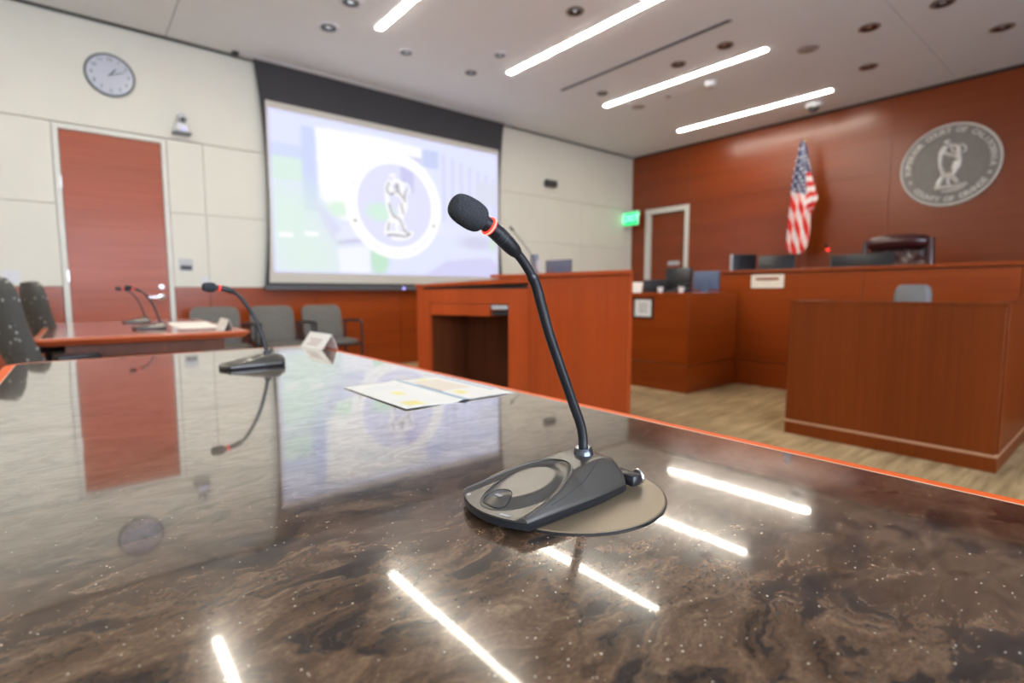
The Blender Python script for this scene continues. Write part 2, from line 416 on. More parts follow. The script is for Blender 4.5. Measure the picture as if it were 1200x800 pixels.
# wall behind the camera, with daylit windows; wall to the left
w = bmesh.new()
WZ0, WZ1 = 1.0, 2.75
wins = [(-2.9, -1.0), (-0.8, 1.1), (1.3, 3.2)]
box(w, XL-0.2, XW+0.3, YF-0.15, YF, 0, WZ0); box(w, XL-0.2, XW+0.3, YF-0.15, YF, WZ1, ZC+0.01)
e = [XL-0.2] + [v for p in wins for v in p] + [XW+0.3]
for i in range(0, len(e), 2): box(w, e[i], e[i+1], YF-0.15, YF, WZ0, WZ1)
struct('wall_front', w, wall_paint)
for k, (a, b) in enumerate(wins):
    fr = bmesh.new()
    for x0, x1, z0, z1 in ((a, a+0.05, WZ0, WZ1), (b-0.05, b, WZ0, WZ1), (a+0.05, b-0.05, WZ0, WZ0+0.05), (a+0.05, b-0.05, WZ1-0.05, WZ1), ((a+b)/2-0.025, (a+b)/2+0.025, WZ0+0.05, WZ1-0.05)):
        box(fr, x0, x1, YF-0.10, YF-0.04, z0, z1)
    wo = struct('window_%d' % (k+1), fr, mid_black)
    obj('window_shade', B(a, b, YF-0.13, YF-0.11, WZ0, WZ1), shade_m, wo, 'translucent shade lit by daylight')
struct('wall_left', B(XL-0.2, XL, YF-0.2, YW+0.06, 0, ZC+0.01), wall_paint)

# ---------------------------------------------------------------- ceiling fittings
LX = [(-0.9, 'above the left of the near table'), (0.765, 'nearest the clock'), (2.43, 'nearest the projection screen'), (4.07, 'over the middle of the room'),
      (5.78, 'above the clerk desk'), (7.56, 'closest to the wood wall')]
def strip_light(x, y0, y1, label):
    t = thing('linear_ceiling_light', label, 'ceiling light', (x, (y0+y1)/2, ZC-0.012), 0, 'linear lights set in the ceiling')
    obj('light_housing', prism(rounded(x, (y0+y1)/2, 0.125, y1-y0+0.03, 0.03), ZC-0.004, ZC, bev=0.0), white_pl, t)
    obj('diffuser', prism(rounded(x, (y0+y1)/2, 0.068, y1-y0, 0.02), ZC-0.010, ZC-0.004), strip_m, t, 'glowing warm white lens')
for x, s in LX: strip_light(x, 2.76, 4.97, 'long warm white linear ceiling light ' + s)
for x, s in []: strip_light(x, -2.6, -0.4, 'linear ceiling light of the rear row ' + s.replace('nearest', 'in line with').replace('closest', 'close'))
slot = thing('ceiling_air_slot', 'thin dark linear air slot in the white ceiling between two strip lights', 'air vent', (4.92, 3.83, ZC-0.006))
obj('slot_frame', frame_bm(0.055, 2.26, 0.008, 0.006, basis((4.92, 3.83, ZC-0.0), (1, 0, 0), (0, -1, 0))), grey_pl, slot)
obj('slot_blade', B(4.90, 4.94, 2.72, 4.94, ZC-0.003, ZC), black_mat, slot)
def downlight(x, y, r, trim, label):
    t = thing('recessed_downlight', label, 'ceiling light', (x, y, ZC-0.012), 0, 'round downlights in the ceiling')
    T = Matrix.Translation((x, y, ZC)) @ Matrix.Rotation(math.pi, 4, 'X')
    ring = lathe([(r, 0), (r, 0.006), (r-0.006, 0.010), (r*0.72, 0.010), (r*0.66, 0.006), (r*0.66, 0.0)], 28, T, caps=False)
    obj('trim_ring', ring, trim, t, smooth=40)
    cup = lathe([(r*0.70, 0.0085), (r*0.45, 0.004), (r*0.3, 0.002), (r*0.01, 0.002)], 28, T, caps=False)
    obj('reflector', cup, dl_dark, t, smooth=40)
    obj('lamp_lens', lathe([(r*0.26, 0.002), (r*0.24, 0.006), (r*0.05, 0.008)], 16, T), chrome, t, smooth=50)
dl_dark = plain('downlight_reflector', (0.02, 0.02, 0.022), 0.25, 0.1, 50)
dl_trim = plain('downlight_grey_trim', (0.22, 0.20, 0.19), 0.35, 0.1, 50, metal=0.4)
dl_white = plain('downlight_white_trim', (0.72, 0.76, 0.85), 0.4)
DL = [(2.031, 4.684, 0.115, 1, 'white trimmed round downlight at the top edge beside the first strip light'),
      (2.046, 5.256, 0.115, 1, 'white trimmed round downlight nearest the left end of the projection screen'),
      (2.881, 5.251, 0.09, 1, 'round downlight just in front of the middle of the projection screen'),
      (3.72, 5.242, 0.075, 0, 'small dark downlight left of the one beside the long strip light end'),
      (3.693, 4.662, 0.09, 1, 'round downlight beside the left end of the second strip light'),
      (3.675, 3.532, 0.09, 0, 'dark rimmed downlight to the left of the second strip light'),
      (5.396, 4.686, 0.08, 0, 'small dark downlight near the far end of the third strip light'),
      (5.39, 3.57, 0.09, 0, 'first of two dark downlights between the air slot and third strip light'),
      (5.369, 3.002, 0.09, 0, 'second dark downlight between the air slot and third strip light, nearer the slot end'),
      (6.098, 1.92, 0.10, 0, 'downlight above the clock-side end of the seal, upper of a pair'),
      (7.126, 2.229, 0.10, 0, 'downlight in the ceiling closest to the flag, lower of a pair'),
      (6.094, 1.356, 0.10, 0, 'downlight at the top right edge of the ceiling'),
      (7.098, 1.097, 0.10, 0, 'downlight above the round seal at the far right')]
DL[9] = DL[9][:4] + ('upper downlight of the pair above the flag and seal',)
for x, y, r, wht, lab in DL: downlight(x, y, r*0.93, dl_white if wht else dl_trim, lab)
def ceil_disc(name, x, y, prof, m, label, cat):
    T = Matrix.Translation((x, y, ZC)) @ Matrix.Rotation(math.pi, 4, 'X')
    tag(obj(name, lathe(prof, 28, T), m, smooth=40), label, cat)
spk = plain('speaker_grille', (0.40, 0.36, 0.36), 0.8)
ceil_disc('ceiling_speaker', 6.118, 2.485, [(0.105, 0), (0.105, 0.004), (0.1, 0.006), (0.002, 0.007)], spk, 'flat grey round ceiling speaker grille beyond the third strip light', 'speaker')
ceil_disc('ceiling_speaker', 6.165, 4.703, [(0.09, 0), (0.09, 0.004), (0.085, 0.006), (0.002, 0.007)], spk, 'faint flat ceiling speaker between the third and fourth strip lights', 'speaker')
ceil_disc('sprinkler_cover', 6.154, 4.217, [(0.035, 0), (0.035, 0.006), (0.03, 0.008), (0.002, 0.008)], spk, 'tiny round sprinkler cover between the third and fourth strip lights', 'sprinkler')
sd = thing('smoke_detector', 'white domed smoke detector between the third and fourth strip lights', 'smoke detector', (6.167, 3.621, ZC-0.06))
T = Matrix.Translation((6.167, 3.621, ZC)) @ Matrix.Rotation(math.pi, 4, 'X')
obj('detector_base', lathe([(0.085, 0), (0.085, 0.018)], 28, T), white_pl, sd, smooth=40)
obj('detector_dome', lathe([(0.072, 0.018), (0.07, 0.04), (0.05, 0.052), (0.002, 0.055)], 28, T), white_pl, sd, smooth=50)
T = Matrix.Translation((7.95, 3.12, ZC)) @ Matrix.Rotation(math.pi, 4, 'X')
cd = thing('ceiling_camera', 'white dome camera on the ceiling above the flag', 'camera', (7.95, 3.12, ZC-0.1))
obj('camera_ring', lathe([(0.11, 0), (0.11, 0.03), (0.095, 0.045)], 28, T), white_pl, cd, smooth=40)
obj('camera_dome', lathe([(0.07, 0.045), (0.065, 0.075), (0.04, 0.095), (0.002, 0.1)], 28, T), mid_black, cd, smooth=50)
# thin dark reveal where the bench wall meets the ceiling
struct('trim_1', B(XW-0.035, XW-0.003, YF, 2.62, ZC-0.012, ZC-0.001), dark_gap)

# ---------------------------------------------------------------- projection screen
YS = 6.42
ps = thing('projection_screen', 'large pull-down projection screen with a lit picture and round seal', 'projection screen', (3.4, YS, 1.03))
hb = bmesh.new(); box(hb, 1.50, 5.33, 6.375, 6.47, ZC-0.016, ZC-0.001, bev=0.003)
obj('screen_housing', hb, white_pl, ps, 'white ceiling housing the screen drops from')
obj('housing_end', B(1.44, 1.50, 6.375, 6.47, ZC-0.03, ZC-0.001), black_pl, ps)
def sheet(fn_l, fn_r, z0, z1, y, n=40):
    t = bmesh.new(); L = []
    for i in range(n+1):
        z = z0 + (z1-z0)*i/n; L.append((t.verts.new((fn_l(z), y, z)), t.verts.new((fn_r(z), y, z)), t.verts.new((fn_r(z), y+0.002, z)), t.verts.new((fn_l(z), y+0.002, z))))
    for a, b in zip(L, L[1:]):
        for i in range(4): t.faces.new((a[i], a[(i+1) % 4], b[(i+1) % 4], b[i]))
    t.faces.new(L[0]); t.faces.new(L[-1]); return t
ztop, zbot = ZC-0.014, 1.045
bl = lambda z: 1.735 - 0.085*(abs((z-2.2)/1.3))**2.2      # tab-tensioned edges pull in
br_ = lambda z: 5.07 + 0.085*(abs((z-2.2)/1.3))**2.2
obj('screen_fabric', sheet(bl, br_, zbot, ztop, YS), screen_black, ps, 'black masking fabric with inward curving edges')
bl2 = lambda z: 1.755; br2 = lambda z: 5.045
obj('screen_border', sheet(lambda z: 1.752 - 0.03*((z-2.15)/1.0)**2*(z < 2.15), lambda z: 5.045, 1.085, 3.105, YS-0.003, 20), plain('screen_white', (0.52, 0.50, 0.45), 0.7, 0.01), ps, 'white screen border around the picture')
bb = bmesh.new(); box(bb, 1.66, 5.16, YS-0.022, YS+0.022, 1.000, 1.052, bev=0.008)
obj('weight_bar', bb, plain('weight_bar_grey', (0.09, 0.09, 0.10), 0.4), ps)
obj('screen_led', lathe([(0.018, 0), (0.012, 0.006)], 12, SCR(3.41, 1.026, YS-0.022)), blue_led, ps)
# the projected picture: a washed-out view of the court building
NX, NY = 280, 158
X0, X1, Z0, Z1 = 1.772, 5.028, 1.20, 3.030
U, V = np.meshgrid(np.linspace(0, 1, NX), np.linspace(0, 1, NY))   # V up
def sm(a, b, x): t = np.clip((x-a)/(b-a), 0, 1); return t*t*(3-2*t)
img = np.zeros((NY, NX, 3)); img[:] = (0.86, 0.88, 0.97)
def paint(mask, c): 
    global img
    m = np.clip(mask, 0, 1)[..., None]; img = img*(1-m) + np.array(c)*m
def rect(u0, u1, v0, v1, s=0.008): return sm(u0-s, u0+s, U)*(1-sm(u1-s, u1+s, U))*sm(v0-s, v0+s, V)*(1-sm(v1-s, v1+s, V))
def blob(u, v, ru, rv, s=0.5): d = np.hypot((U-u)/ru, (V-v)/rv); return 1-sm(1-s, 1+s, d)
def poly(pts, s=0.006):
    ins = np.zeros_like(U, bool); n = len(pts)
    for i in range(n):
        (x1, y1), (x2, y2) = pts[i], pts[(i+1) % n]
        c = ((y1 > V) != (y2 > V)) & (U < (x2-x1)*(V-y1)/(y2-y1+1e-12)+x1); ins ^= c
    m = ins.astype(float)
    for _ in range(3): m = (m + np.roll(m, 1, 0) + np.roll(m, -1, 0) + np.roll(m, 1, 1) + np.roll(m, -1, 1))/5
    return m
LAV, GRN, WHT = (0.80, 0.80, 0.95), (0.84, 0.93, 0.86), (0.97, 0.97, 0.97)
paint(rect(0.0, 0.13, 0.70, 0.80), (0.80, 0.84, 0.95)); paint(rect(0.0, 0.12, 0.58, 0.72), (0.83, 0.91, 0.88))
paint(rect(0.11, 0.16, 0.40, 0.93), (0.78, 0.82, 0.95))
paint(poly([(0.16, 0.94), (0.40, 0.955), (0.62, 0.93), (0.62, 0.78), (0.33, 0.76), (0.33, 0.36), (0.25, 0.36), (0.17, 0.50)]), WHT)   # white building face
paint(rect(0.33, 0.56, 0.42, 0.76), (0.86, 0.92, 0.96))
for v in (0.70, 0.53):
    for u in (0.35, 0.40, 0.46): paint(rect(u, u+0.035, v-0.02, v+0.02), (0.74, 0.82, 0.90))
paint(rect(0.60, 0.68, 0.80, 0.93), (0.76, 0.80, 0.94))
for k in range(7): paint(rect(0.70+0.045*k, 0.712+0.045*k, 0.42, 0.92-0.02*k), LAV)              # columns of the far facade
paint(rect(0.88, 1.0, 0.58, 0.76), (0.84, 0.85, 0.92)); paint(rect(0.52, 0.60, 0.42, 0.86), (0.80, 0.80, 0.93))
paint(poly([(0.13, 0.50), (0.19, 0.42), (0.27, 0.24), (0.22, 0.20)]), (0.83, 0.82, 0.95))
paint(poly([(0.22, 0.24), (0.27, 0.36), (0.62, 0.42), (0.80, 0.36), (0.60, 0.28), (0.40, 0.25), (0.25, 0.20)]), (0.88, 0.89, 0.97))
paint(poly([(0.23, 0.22), (0.36, 0.255), (0.58, 0.315), (0.58, 0.30), (0.36, 0.235), (0.23, 0.195)]), (0.74, 0.73, 0.88))
paint(0.75*blob(0.05, 0.36, 0.12, 0.20, 0.8), GRN); paint(0.8*blob(0.13, 0.10, 0.13, 0.16, 0.8), (0.85, 0.92, 0.87)); paint(blob(0.24, 0.43, 0.04, 0.05), GRN)
paint(blob(0.40, 0.12, 0.04, 0.13, 0.4), (0.74, 0.88, 0.78)); paint(blob(0.47, 0.44, 0.06, 0.05), (0.78, 0.90, 0.84))
paint(rect(0.02, 0.07, 0.225, 0.255), WHT); paint(rect(0.11, 0.16, 0.24, 0.27), WHT)
paint(poly([(0.24, 0.0), (0.23, 0.17), (0.36, 0.20), (0.36, 0.0)]), (0.93, 0.94, 0.97))
paint(poly([(0.60, 0.0), (0.72, 0.12), (0.95, 0.16), (1.0, 0.10), (1.0, 0.0)]), (0.81, 0.80, 0.94))
paint(blob(0.88, 0.27, 0.09, 0.05, 0.6), (0.80, 0.80, 0.90)); paint(blob(0.97, 0.27, 0.02, 0.06), (0.80, 0.87, 0.82))
# white ring of the seal; the centre stays clear
cu, cv, ro_, ri_ = (3.325-X0)/(X1-X0), (2.105-Z0)/(Z1-Z0), 0.690, 0.535
d = np.hypot((U-cu)*(X1-X0), (V-cv)*(Z1-Z0))
paint(1-sm(ri_-0.01, ri_+0.01, d), (0.86, 0.86, 0.96)*1); 
paint((1-sm(ri_-0.01, ri_+0.01, d))*rect(0.50, 0.56, 0.60, 0.84), (0.78, 0.77, 0.92)); paint((1-sm(ri_-0.01, ri_+0.01, d))*blob(0.41, 0.44, 0.06, 0.06), (0.80, 0.92, 0.85))
paint((sm(ri_-0.012, ri_+0.012, d)*(1-sm(ro_-0.012, ro_+0.012, d))), (0.985, 0.985, 0.985))
edge = 1 - (sm(0, 0.012, U)*(1-sm(0.988, 1, U))*sm(0, 0.02, V)*(1-sm(0.98, 1, V))); paint(edge*0.7, (0.82, 0.80, 0.98))
img = img*0.97 + np.array((0.90, 0.92, 0.98))*0.03
lin = np.where(img < 0.04045, img/12.92, ((img+0.055)/1.055)**2.4)
me = bpy.data.meshes.new('projected_picture')
gx = X0 + U*(X1-X0); gz = Z0 + V*(Z1-Z0)
verts = np.stack([gx.ravel(), np.full(gx.size, YS-0.006), gz.ravel()], 1) - np.array(WM[ps].translation)
idx = np.arange(NX*NY).reshape(NY, NX)
faces = np.stack([idx[:-1, :-1].ravel(), idx[:-1, 1:].ravel(), idx[1:, 1:].ravel(), idx[1:, :-1].ravel()], 1)
me.from_pydata(verts.tolist(), [], faces.tolist())
ca = me.color_attributes.new('Col', 'FLOAT_COLOR', 'POINT')
ca.data.foreach_set('color', np.concatenate([lin.reshape(-1, 3), np.ones((NX*NY, 1))], 1).ravel())
me.materials.append(vcol('projected_light', 0.8, SCREEN_POWER))
po = bpy.data.objects.new('projected_picture', me); COL.objects.link(po); po.parent = ps; WM[po] = WM[ps]
po['label'] = 'lit picture of a pale court building with a white ringed seal'

# seal lettering and figure, shared by the wall seal and the projected one
TOP, BOT = 'SUPERIOR COURT OF CALIFORNIA', 'COUNTY OF ORANGE'
def ring_text(M, r, size, depth, mat=None, parent=None):
    bm = bmesh.new()
    for s, a0, a1, up in ((TOP, 187, -7, 1), (BOT, -138, -34, -1)):
        for i, ch in enumerate(s):
            if ch == ' ': continue
            a = R(a0 + (a1-a0)*i/(len(s)-1))
            t = text_bm(ch, size, depth, off=0.0025)
            T = Matrix.Translation((r*math.cos(a), r*math.sin(a), 0)) @ Matrix.Rotation(a - math.pi/2 if up > 0 else a + math.pi/2, 4, 'Z')
            if parent is not None: obj('letter', merge(bmesh.new(), t, M @ T), mat, parent, recalc=False)
            else: merge(bm, t, M @ T)
    return bm
def star(M, r, rr, ang, d, bm):
    c = (r*math.cos(R(ang)), r*math.sin(R(ang)))
    pts = [(c[0] + (rr if k % 2 == 0 else rr*0.42)*math.cos(R(90+36*k)), c[1] + (rr if k % 2 == 0 else rr*0.42)*math.sin(R(90+36*k))) for k in range(10)]
    prism(pts, 0, d, M=M, bm=bm)
def zz(x, y):   # figure drawing points in disc units (disc radius 0.497 m)
    return ((x-487)/1009*1.32*1.0, -(y-405)/800*1.2)
FIG = [  # (points, radius) in metres on a 0.497 m disc, seen from the front
    ([(-0.035, 0.30), (-0.03, 0.27)], [0.030, 0.026]),                                    # head
    ([(-0.05, 0.235), (-0.085, 0.17), (-0.09, 0.08), (-0.085, 0.0), (-0.06, -0.07), (-0.04, -0.13)], [0.022, 0.024, 0.02, 0.018, 0.02, 0.022]),
    ([(-0.03, 0.25), (0.03, 0.23), (0.075, 0.20), (0.085, 0.12), (0.10, 0.03), (0.085, -0.04), (0.05, -0.09)], [0.018, 0.02, 0.024, 0.024, 0.022, 0.024, 0.022]),
    ([(-0.04, 0.23), (-0.055, 0.16), (-0.01, 0.13), (0.05, 0.10), (0.09, 0.06)], [0.016, 0.018, 0.02, 0.018, 0.014]),
    ([(0.0, 0.22), (0.03, 0.16), (0.06, 0.14)], [0.012, 0.014, 0.012]),
    ([(0.07, 0.04), (0.05, -0.03), (0.06, -0.09), (0.02, -0.13)], [0.02, 0.026, 0.024, 0.024]),
    ([(-0.06, -0.09), (-0.02, -0.13), (0.02, -0.12), (0.06, -0.17), (0.09, -0.22)], [0.024, 0.03, 0.03, 0.024, 0.022]),
    ([(-0.05, -0.13), (-0.085, -0.19), (-0.10, -0.245), (-0.13, -0.27)], [0.022, 0.024, 0.024, 0.012]),
    ([(0.01, -0.15), (0.0, -0.20), (0.02, -0.25)], [0.014, 0.016, 0.014]),
    ([(-0.12, -0.275), (-0.04, -0.262), (0.05, -0.268), (0.12, -0.26), (0.19, -0.245)], [0.012, 0.02, 0.02, 0.024, 0.012]),
    ([(-0.06, -0.31), (0.03, -0.315), (0.12, -0.295), (0.17, -0.265)], [0.010, 0.014, 0.014, 0.010]),
    ([(0.10, 0.23), (0.14, 0.20), (0.15, 0.15), (0.12, 0.13)], [0.010, 0.010, 0.010, 0.008]),
]
def figure(M, sc, k=1.0, zs=0.5):
    bm = bmesh.new(); S = Matrix.Diagonal((1, 1, zs, 1))
    for pts, rad in FIG:
        sp = spline([(p[0]*sc, p[1]*sc, 0) for p in pts], 5)
        rr = [rad[min(int(i/5), len(rad)-1)]*(1-(i % 5)/5) + rad[min(int(i/5)+1, len(rad)-1)]*((i % 5)/5) for i in range(len(sp))]
        t = bmesh.new(); tube(sp, [r*sc*k for r in rr], 8, t); merge(bm, t, M @ S)
    return bm
# court seal on the bench wall
ws = thing('wall_seal', 'large round grey and silver court seal mounted on the wood wall', 'seal', (XW-0.03, 1.69, 2.03))
M = BEN(1.69, 2.524, XW)
obj('seal_disc', lathe([(0.485, 0.0), (0.485, 0.018), (0.002, 0.018)], 72, M), seal_grey, ws, smooth=40)
obj('seal_rim', lathe([(0.47, 0.018), (0.474, 0.030), (0.490, 0.032), (0.497, 0.024), (0.497, 0.0), (0.485, 0.0)], 72, M, caps=False), seal_metal, ws, smooth=40)
obj('inner_ring', lathe([(0.352, 0.018), (0.354, 0.022), (0.358, 0.022), (0.360, 0.018)], 72, M, caps=False), seal_grey, ws)
M2 = BEN(1.69, 2.524, XW-0.018)
ring_text(M2, 0.413, 0.082, 0.006, seal_metal, ws)
for a_ in (-21, -157.5):
    st = bmesh.new(); star(M2, 0.413, 0.026, a_, 0.007, st); obj('star', st, seal_metal, ws)
obj('relief_figure', figure(M2, 1.0), seal_metal, ws, 'pale relief of a robed standing figure', smooth=60)
# the same seal inside the projected picture (flat on the screen)
MS = SCR(3.325, 2.105, YS-0.0065)
lt = vcol('projected_marks', 0.8, SCREEN_POWER)
def flatcol(bm, c, name, parent, label):
    o = obj(name, bm, [c], parent, label); return o
white_proj = emit('projected_white', (0.90, 0.90, 0.93), SCREEN_POWER)
tan_proj = emit('projected_umber', (0.22, 0.20, 0.18), SCREEN_POWER)
pale_proj = emit('projected_pale', (0.80, 0.79, 0.82), SCREEN_POWER)
obj('projected_figure', figure(MS, 1.36, 1.25, 0.02), white_proj, ps, 'white robed figure in the projected seal')
ln = bmesh.new()
for pts in ([(-0.08, 0.24), (-0.11, 0.15), (-0.06, 0.10), (-0.02, 0.14)], [(0.02, 0.22), (0.05, 0.13), (0.10, 0.08), (0.12, 0.03)], [(0.02, 0.12), (0.0, 0.2), (0.03, 0.24)],
            [(-0.09, 0.0), (-0.06, -0.10), (-0.02, -0.16)], [(-0.02, -0.14), (0.05, -0.19), (0.10, -0.30), (0.17, -0.34)], [(-0.12, -0.365), (0.0, -0.36), (0.10, -0.37), (0.18, -0.335)],
            [(0.06, 0.02), (0.08, -0.06), (0.10, -0.11)], [(-0.09, -0.22), (-0.11, -0.32)], [(0.12, 0.17), (0.11, 0.08)]):
    t = bmesh.new(); tube(spline([(x*1.15, y*1.12, 0.0) for x, y in pts], 5), 0.010, 6, t); merge(ln, t, SCR(3.325, 2.13, YS-0.0095) @ Matrix.Diagonal((1, 1, 0.05, 1)))
obj('projected_outline', ln, emit('projected_shade_line', (0.26, 0.24, 0.26), SCREEN_POWER), ps)
obj('projected_lettering', ring_text(SCR(3.325, 2.105, YS-0.0068), 0.612, 0.085, 0.0), pale_proj, ps, 'very faint letters on the white ring', recalc=False)['kind'] = 'stuff'
for a_ in (-21, -157.5):
    st = bmesh.new(); star(SCR(3.325, 2.105, YS-0.0068), 0.612, 0.03, a_, 0.0006, st); obj('projected_star', st, tan_proj, ps)

# ---------------------------------------------------------------- things on the walls
ck = thing('wall_clock', 'round office clock with a pale dial above the door', 'clock', (0.382, YW-0.02, 2.845))
M = SCR(0.382, 3.04, YW)
obj('clock_case', lathe([(0.196, 0), (0.198, 0.02), (0.192, 0.032), (0.182, 0.034), (0.178, 0.024)], 56, M, caps=False), plain('clock_rim_grey', (0.10, 0.11, 0.12), 0.35), ck, smooth=40)
obj('dial', lathe([(0.18, 0.0), (0.18, 0.024), (0.002, 0.024)], 56, M), dial_m, ck, smooth=30)
for h_ in range(1, 13):
    a = R(90-30*h_); obj('numeral', merge(bmesh.new(), text_bm(str(h_), 0.046, 0.0005), M @ Matrix.Translation((0.142*math.cos(a), 0.142*math.sin(a), 0.0252))), ink_m, ck, recalc=False)
for nme, ang, ln_, wd in (('hour_hand', 62, 0.075, 0.010), ('minute_hand', 32, 0.115, 0.007)):
    obj(nme, box(bmesh.new(), -0.015, ln_, -wd/2, wd/2, 0.026, 0.0275, M=M @ Matrix.Rotation(R(ang-10), 4, 'Z')), ink_m, ck)
# small camera on a bracket right of the door
wc = thing('wall_camera', 'small white camera on a shelf bracket at the upper right of the door', 'camera', (0.93, YW-0.12, 2.56))
obj('bracket_shelf', B(0.86, 1.02, YW-0.14, YW-0.001, 2.585, 2.60, bev=0.004), grey_pl, wc)
obj('camera_body', B(0.885, 0.99, YW-0.12, YW-0.03, 2.60, 2.69, bev=0.018, seg=3), white_pl, wc, smooth=50)
obj('camera_head', lathe([(0.045, 0), (0.045, 0.06), (0.034, 0.075), (0.015, 0.078)], 20, basis((0.945, YW-0.05, 2.735), (1, 0, 0), (0, 0.2, 1))), light_grey, wc, smooth=40)
obj('camera_lens', lathe([(0.02, 0), (0.016, 0.012)], 16, basis((0.945, YW-0.128, 2.72), (1, 0, 0), (0, 0.2, 1))), black_pl, wc)
obj('status_lamp', lathe([(0.012, 0), (0.008, 0.005)], 12, SCR(0.955, 2.63, YW-0.12)), blue_led, wc)
wsx = thing('wall_speaker', 'small black box on the cream wall right of the projection screen', 'speaker', (6.18, YW-0.09, 2.71))
obj('speaker_body', B(6.06, 6.30, YW-0.085, YW-0.02, 2.712, 2.815, bev=0.01), black_pl, wsx)
obj('wall_mount', B(6.15, 6.21, YW-0.02, YW-0.001, 2.73, 2.80), steel, wsx)
for x in (6.12, 6.24): obj('driver_cone', lathe([(0.036, 0), (0.03, 0.004), (0.01, -0.004)], 16, SCR(x, 2.763, YW-0.0855)), mid_black, wsx)
def plate(name, x, z, w_, h_, m, label, cat, dark=None):
    t = thing(name, label, cat, (x, YW-0.01, z-h_/2))
    obj('face_plate', prism(rounded(x, z, w_, h_, 0.006), 0, 0.008, M=Matrix(((1, 0, 0, 0), (0, 0, -1, YW), (0, 1, 0, 0), (0, 0, 0, 1)))), m, t)
    if dark: obj('display', B(x-w_*0.42, x+w_*0.42, YW-0.011, YW-0.008, z-h_*0.42, z-h_*0.05), mid_black, t)
    else: obj('rocker', B(x-0.012, x+0.012, YW-0.012, YW-0.008, z-0.025, z+0.025, bev=0.002), m, t)
plate('control_panel', 0.919, 1.262, 0.125, 0.125, light_grey, 'grey wall control panel to the right of the door', 'control panel', True)
plate('light_switch', 1.09, 1.11, 0.075, 0.07, white_pl, 'white light switch below the grey control panel', 'light switch')
plate('light_switch', -0.43, 1.115, 0.12, 0.115, white_pl, 'white wall plate to the left of the door', 'light switch')
ex = thing('exit_sign', 'green glowing EXIT sign in the corner beside the screen wall', 'exit sign', (8.15, 6.32, 2.21))
Mx = BEN(6.322, 2.352, 8.13)
obj('sign_case', box(bmesh.new(), -0.175, 0.175, -0.135, 0.135, -0.03, 0.0, bev=0.006, M=Mx), white_pl, ex)
obj('sign_face', box(bmesh.new(), -0.165, 0.165, -0.125, 0.11, 0.0, 0.004, M=Mx), exit_green, ex, 'bright green lit face')
obj('exit_lettering', merge(bmesh.new(), text_bm('EXIT', 0.19, 0.001), Mx @ Matrix.Translation((0, -0.005, 0.006))), exit_letter, ex, 'pale green EXIT letters', recalc=False)
obj('mount_bar', B(8.10, 8.16, 6.49, 6.499, 2.33, 2.49), white_pl, ex)

# ---------------------------------------------------------------- judge's bench, clerk desk, witness stand
BX = 5.4
bn = thing('judges_bench', "long red-brown wood judge's bench against the wood wall side", 'bench', (BX+0.4, 0.2, 0))
obj('bench_body', B(BX+0.03, BX+0.10, -2.6, 2.98, 0, 1.16), dark_gap, bn)
jy = [2.98, 2.65, 1.63, 0.61, -0.41, -1.43, -2.6]
jy = [2.98, 1.63, 0.61, -0.41, -1.43, -2.6]
for a, b in zip(jy, jy[1:]):
    obj('front_panel', B(BX, BX+0.03, b+0.002, a-0.002, 0.26, 1.155, bev=0.001, seg=1), wood_y, bn)
    obj('front_panel', B(BX, BX+0.03, b+0.002, a-0.002, 0.0, 0.252, bev=0.001, seg=1), wood_y, bn)
obj('bench_cap', B(BX-0.02, BX+0.42, -2.6, 3.0, 1.165, 1.197, bev=0.006), wood_y, bn)
obj('side_panel', B(BX+0.03, XW-1.0, 2.95, 2.98, 0, 1.165), wood_x, bn)
obj('work_surface', B(BX+0.10, BX+0.95, -2.6, 2.95, 0.98, 1.01), wood_y, bn)
obj('raised_platform', B(BX+0.10, XW-0.002, -2.6, 4.2, 0.0, 0.36), carpet_m, fl)
sh = thing('nameplate_holder', 'pale rectangular nameplate holder with a dark slot on the bench front', 'nameplate', (BX-0.012, 2.475, 1.01))
M = BEN(2.475, 1.078, BX)
bm = bmesh.new(); f = prism(rounded(0, 0, 0.325, 0.135, 0.012), 0, 0.010, M=M, bm=bm)
obj('holder_plate', bm, lightbeige, sh)
obj('slot', box(bmesh.new(), -0.115, 0.115, 0.012, 0.036, 0.010, 0.0115, M=M), wood_y, sh, 'dark wood-coloured slot')
# clerk desk
CX, CY, CZ = 4.45, 2.77, 0.965
cdk = thing('clerk_desk', 'red-brown wood clerk desk joined to the left end of the bench', 'desk', (4.9, 3.6, 0))
obj('front_panel', B(CX, CX+0.03, CY, 4.7, 0.27, CZ-0.03, bev=0.001, seg=1), wood_y, cdk)
obj('front_panel', B(CX, CX+0.03, CY, 4.7, 0.0, 0.262, bev=0.001, seg=1), wood_y, cdk)
obj('side_panel', B(CX+0.03, BX-0.022, CY, CY+0.03, 0.27, CZ-0.03, bev=0.001, seg=1), wood_x, cdk)
obj('side_panel', B(CX+0.03, BX-0.022, CY, CY+0.03, 0.0, 0.262, bev=0.001, seg=1), wood_x, cdk)
obj('counter_top', B(CX-0.006, CX+0.34, CY-0.006, 4.7, CZ-0.03, CZ, bev=0.004), wood_y, cdk)
obj('counter_top', B(CX+0.34, BX-0.022, CY-0.006, CY+0.34, CZ-0.03, CZ, bev=0.004), wood_y, cdk)
obj('work_surface', B(CX+0.03, BX-0.03, CY+0.34, 4.7, 0.80, 0.83), wood_y, cdk)
nf = thing('framed_notice', 'black framed white notice on the front of the clerk desk', 'sign', (CX-0.01, 3.28, 0.71))
M = BEN(3.28, 0.812, CX)
obj('frame', frame_bm(0.245, 0.205, 0.016, 0.014, M), black_pl, nf)
obj('notice_sheet', box(bmesh.new(), -0.107, 0.107, -0.087, 0.087, 0.0005, 0.004, M=M), paper_m, nf)
tl = bmesh.new()
